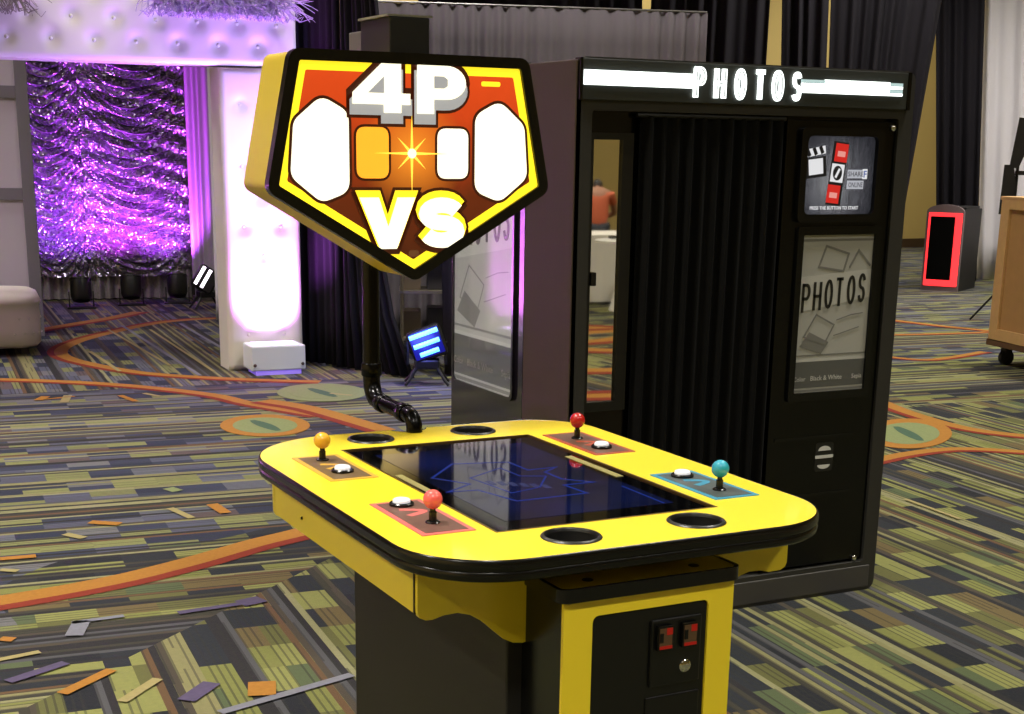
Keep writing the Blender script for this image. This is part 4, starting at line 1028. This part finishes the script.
def crate():
    c = G(986, 363); rz = math.atan2(-.98, -.2)
    T = thing('wooden_crate', 'tan plywood road crate on black casters at the right edge', 'crate', (c.x, c.y, 0), rz)
    pw = mat('crate_ply', (168,128,76), .6, var=.12, vscale=12.); bt = mat('crate_batten', (196,156,100), .6, var=.12, vscale=20.)
    w, d, h0, h1 = 1.35, .8, .20, ondist(986, 197, math.hypot(c.x, c.y)).z       # local x along the front, local +y away from the viewer
    obj('box', bx(0, w, .02, d-.02, h0, h1-.02), pw, T)
    for x in (0, w-.11): obj('batten', bx(x, x+.11, -.006, .02, h0, h1, bev=.003), bt, T)
    for z in (h0, h1-.09): obj('batten', bx(.11, w-.11, -.006, .02, z, z+.09, bev=.003), bt, T)
    for y in (0.02, d-.12): obj('batten', bx(-.02, 0, y, y+.10, h0, h1, bev=.003), bt, T)
    obj('lid', bx(-.02, w, -.006, d, h1-.02, h1+.01, bev=.003), bt, T)
    obj('skid', bx(-.03, w, 0, d, h0-.05, h0, bev=.004), mat('skid_wood', (92,66,40), .6), T)
    bk = mat('caster_black', (18,17,17), .5)
    for x in (.12, w-.15):
        for y in (.1, d-.1):
            k = obj('caster', lathe(NEW(), [(.05,-.022),(.062,-.018),(.062,.018),(.05,.022)], (x, y, .063), 16, 'X'), bk, T, smooth=40)
            obj('caster_fork', bx(x-.035, x+.035, y-.03, y+.03, .10, h0-.05), bk, k)
crate()
def array_stand():
    g = ondist(1006, 280, 15.4); az = math.atan2(g.x, g.y)
    T = thing('speaker_stand', 'black tripod stand carrying two curved speaker panels behind the crate', 'speaker stand', (g.x, g.y, 0), -az)
    bk = mat('stand_black', (18,18,19), .45)
    obj('pole', tube(NEW(), [(0,0,.1),(0,0,1.62)], .016, 10), bk, T)
    for a in (.3, 2.4, 4.5): obj('leg', tube(NEW(), [(0,0,.42),(.42*math.cos(a),.42*math.sin(a),.012)], .011, 8), bk, T)
    for cx, cz, tl, s in ((.0, 1.76, .10, 1), (-.075, 1.32, .02, 1)):
        prof = [(-.055+.03*math.sin(PI*t), -.235+.47*t) for t in [i/10 for i in range(11)]]
        poly = [(x-.03*math.cos(PI*(z/.47)), z) for x, z in prof] + [(x+.085+.01*math.sin(PI*(z+.235)/.47), z) for x, z in reversed(prof)]
        bm = NEW(); prism(bm, [(cx+x*math.cos(tl)+z*math.sin(tl), cz-x*math.sin(tl)+z*math.cos(tl)) for x, z in poly], XZ(.10), 0, .2); obj('speaker_panel', fixn(bm), bk, T, smooth=40)
    obj('bracket', bx(-.02, .13, -.02, .02, 1.46, 1.50), bk, T)
array_stand()

# ------------------------------------------------------------------ what the booth's mirror shows: tables and a seated person
CLOTH = mat('white_table_cloth', (228,224,214), .8)
def draped_table():
    T = thing('draped_table', 'long table under a white cloth reflected in the booth mirror', 'table', (8.0, -5.80, 0), 0.)
    bm = NEW(); box(bm, -.95, .95, -.38, .38, .705, .74, bev=.01); obj('table_top', bm, CLOTH, T)
    bm = NEW(); n = 160; pts = rr(-.955, .955, -.385, .385, .03, 4); 
    P = [Vector(p) for p in pts]; L = [0]
    for a, b in zip(P, P[1:]+P[:1]): L.append(L[-1]+(b-a).length)
    ring = []
    for k in range(n):
        s = L[-1]*k/n; i = max(j for j in range(len(P)) if L[j] <= s); a, b = P[i], P[(i+1) % len(P)]; t = (s-L[i])/max(1e-6, (L[i+1]-L[i])); ring.append(a.lerp(b, t))
    rows = [[bm.verts.new((p.x*(1+.012*f*math.sin(k*1.1)), p.y*(1+.03*f*math.sin(k*1.1)), .742-.72*f)) for k, p in enumerate(ring)] for f in (0, .33, .66, 1)]
    for a, b in zip(rows, rows[1:]):
        for k in range(n): bm.faces.new((a[k], a[(k+1) % n], b[(k+1) % n], b[k]))
    obj('table_cloth', bm, CLOTH, T, smooth=60)
    for x in (-.8, .8):
        for y in (-.28, .28): obj('leg', bx(x-.02, x+.02, y-.02, y+.02, 0, .705), BLK, T)
draped_table()
def pedestal_table():
    T = thing('pedestal_table', 'small round white pedestal table reflected in the booth mirror', 'table', (8.06, -4.75, 0))
    wm = mat('pedestal_white', (222,220,212), .4)
    bm = NEW(); lathe(bm, [(.30,.70),(.33,.705),(.33,.73),(.30,.735)], n=32); obj('table_top', bm, wm, T, smooth=40)
    bm = NEW(); lathe(bm, [(.16,0),(.155,.03),(.07,.30),(.05,.5),(.06,.70)], n=24); obj('pedestal', bm, wm, T, smooth=40)
    rnd = random.Random(3)
    for k, (lab, h) in enumerate((('black card box on the round pedestal table', .05), ('small black cup on the round pedestal table', .07), ('flat dark tray on the round pedestal table', .03))):
        a = 2.1*k+.3; x, y = 8.06+.17*math.cos(a), -4.75+.17*math.sin(a)
        if k == 1:
            bm = NEW(); lathe(bm, [(.022,0),(.03,h),(.027,h),(.02,.01)], n=16); o = obj('cup', bm, BLK, smooth=40); cat = 'cup'
        else:
            o = obj('card_box' if k == 0 else 'tray', bx(-.06, .06, -.04, .04, 0, h, bev=.004), BLK); cat = 'box' if k == 0 else 'tray'
        o.location = (x, y, .736); tag(o, lab, cat)
pedestal_table()
PXm, PYm = 10.42, -9.4
def seat_chair():
    T = thing('banquet_chair', 'dark chair under the person in orange', 'chair', (PXm, PYm, 0), .5)
    bk = mat('chair_dark', (26,22,22), .6)
    obj('seat', bx(-.22, .22, -.22, .22, .40, .45, bev=.015), bk, T)
    for x in (-.2, .2):
        for y in (-.2, .2): obj('leg', bx(x-.013, x+.013, y-.013, y+.013, 0, .40), bk, T)
seat_chair()
def skin_mesh(name, V, E, R, m_, parent, sub=2, root=0):
    me = bpy.data.meshes.new(name); me.from_pydata(V, E, []); me.materials.append(m_)
    o = bpy.data.objects.new(name, me); COL.objects.link(o); o.parent = parent
    md = o.modifiers.new('skin', 'SKIN'); md.use_smooth_shade = True
    sv = me.skin_vertices[0].data
    for i, r_ in enumerate(R): sv[i].radius = r_ if isinstance(r_, tuple) else (r_, r_); sv[i].use_root = (i == root)
    s = o.modifiers.new('sub', 'SUBSURF'); s.levels = sub; s.render_levels = sub
    return o
def person():
    # seated with the back toward the booth (+y), leaning forward (-y)
    T = thing('person', 'seated person in an orange shirt and dark trousers reflected in the booth mirror', 'person', (PXm, PYm, 0), .5)
    skin = mat('skin_tone', (176,124,96), .55); shirt = mat('orange_shirt', (214,108,72), .8); jean = mat('dark_trousers', (36,44,54), .8)
    V = [(0,0,.56), (0,-.04,.74), (0,-.12,.94), (0,-.20,1.06), (0,-.27,1.09), (0,-.34,1.12),
         (-.10,0,.54), (-.13,-.40,.53), (-.13,-.40,.10), (-.13,-.50,.05), (.10,0,.54), (.13,-.40,.53), (.13,-.40,.10), (.13,-.50,.05),
         (-.19,-.18,1.02), (-.26,-.30,.78), (-.16,-.50,.72), (-.13,-.57,.71), (.19,-.18,1.02), (.26,-.30,.78), (.16,-.50,.72), (.13,-.57,.71)]
    E = [(0,1),(1,2),(2,3),(3,4),(4,5),(0,6),(6,7),(7,8),(8,9),(0,10),(10,11),(11,12),(12,13),(3,14),(14,15),(15,16),(16,17),(3,18),(18,19),(19,20),(20,21)]
    R = [(.15,.11),(.15,.11),(.165,.115),(.13,.09),.055,.05,.09,.07,.05,.04,.09,.07,.05,.04,.06,.045,.032,.03,.06,.045,.032,.03]
    skin_mesh('body', V, E, R, skin, T)
    VS = V[:5]+[V[14], V[15], V[18], V[19]]
    skin_mesh('shirt', [(0,.0,.50)]+V[1:4]+[V[14], (-.235,-.25,.88), V[18], (.235,-.25,.88)], [(0,1),(1,2),(2,3),(3,4),(4,5),(3,6),(6,7)], [(.165,.125),(.165,.125),(.18,.13),(.145,.105),.075,.062,.075,.062], shirt, T, root=0)
    skin_mesh('trousers', [V[0], V[6], V[7], V[8], V[10], V[11], V[12]], [(0,1),(1,2),(2,3),(0,4),(4,5),(5,6)], [(.17,.125),.10,.082,.062,.10,.082,.062], jean, T)
    bm = NEW(); bmesh.ops.create_icosphere(bm, subdivisions=3, radius=1.); 
    for v in bm.verts:
        x, y, z = v.co; k = 1-.18*max(0, -z); v.co = Vector((x*.075*k, y*.095*k, z*.115))
    bm.transform(Matrix.Translation((0,-.41,1.12)) @ Matrix.Rotation(1.0, 4, 'X')); Hd = obj('head', bm, skin, T, smooth=180)
    bm = NEW(); bmesh.ops.create_icosphere(bm, subdivisions=3, radius=1.)
    for v in list(bm.verts):
        if v.co.z < -.2 and v.co.y < .3 or (v.co.y < -.6 and v.co.z < .35): bm.verts.remove(v)
    for v in bm.verts: v.co = Vector((v.co.x*.082, v.co.y*.102+.004, v.co.z*.122))
    bm.transform(Matrix.Translation((0,-.41,1.125)) @ Matrix.Rotation(1.0, 4, 'X')); obj('hair', bm, mat('dark_hair', (28,20,16), .6), Hd, smooth=180)
    for s in (-1, 1):
        b2 = NEW(); bmesh.ops.create_uvsphere(b2, u_segments=8, v_segments=6, radius=.02); bmesh.ops.translate(b2, verts=b2.verts, vec=(s*.078,-.41,1.11)); obj('ear', b2, skin, Hd, smooth=80)
        obj('shoe', bx(s*.13-.045, s*.13+.045, -.58, -.34, 0, .075, bev=.025), BLK, T, smooth=60)
person()
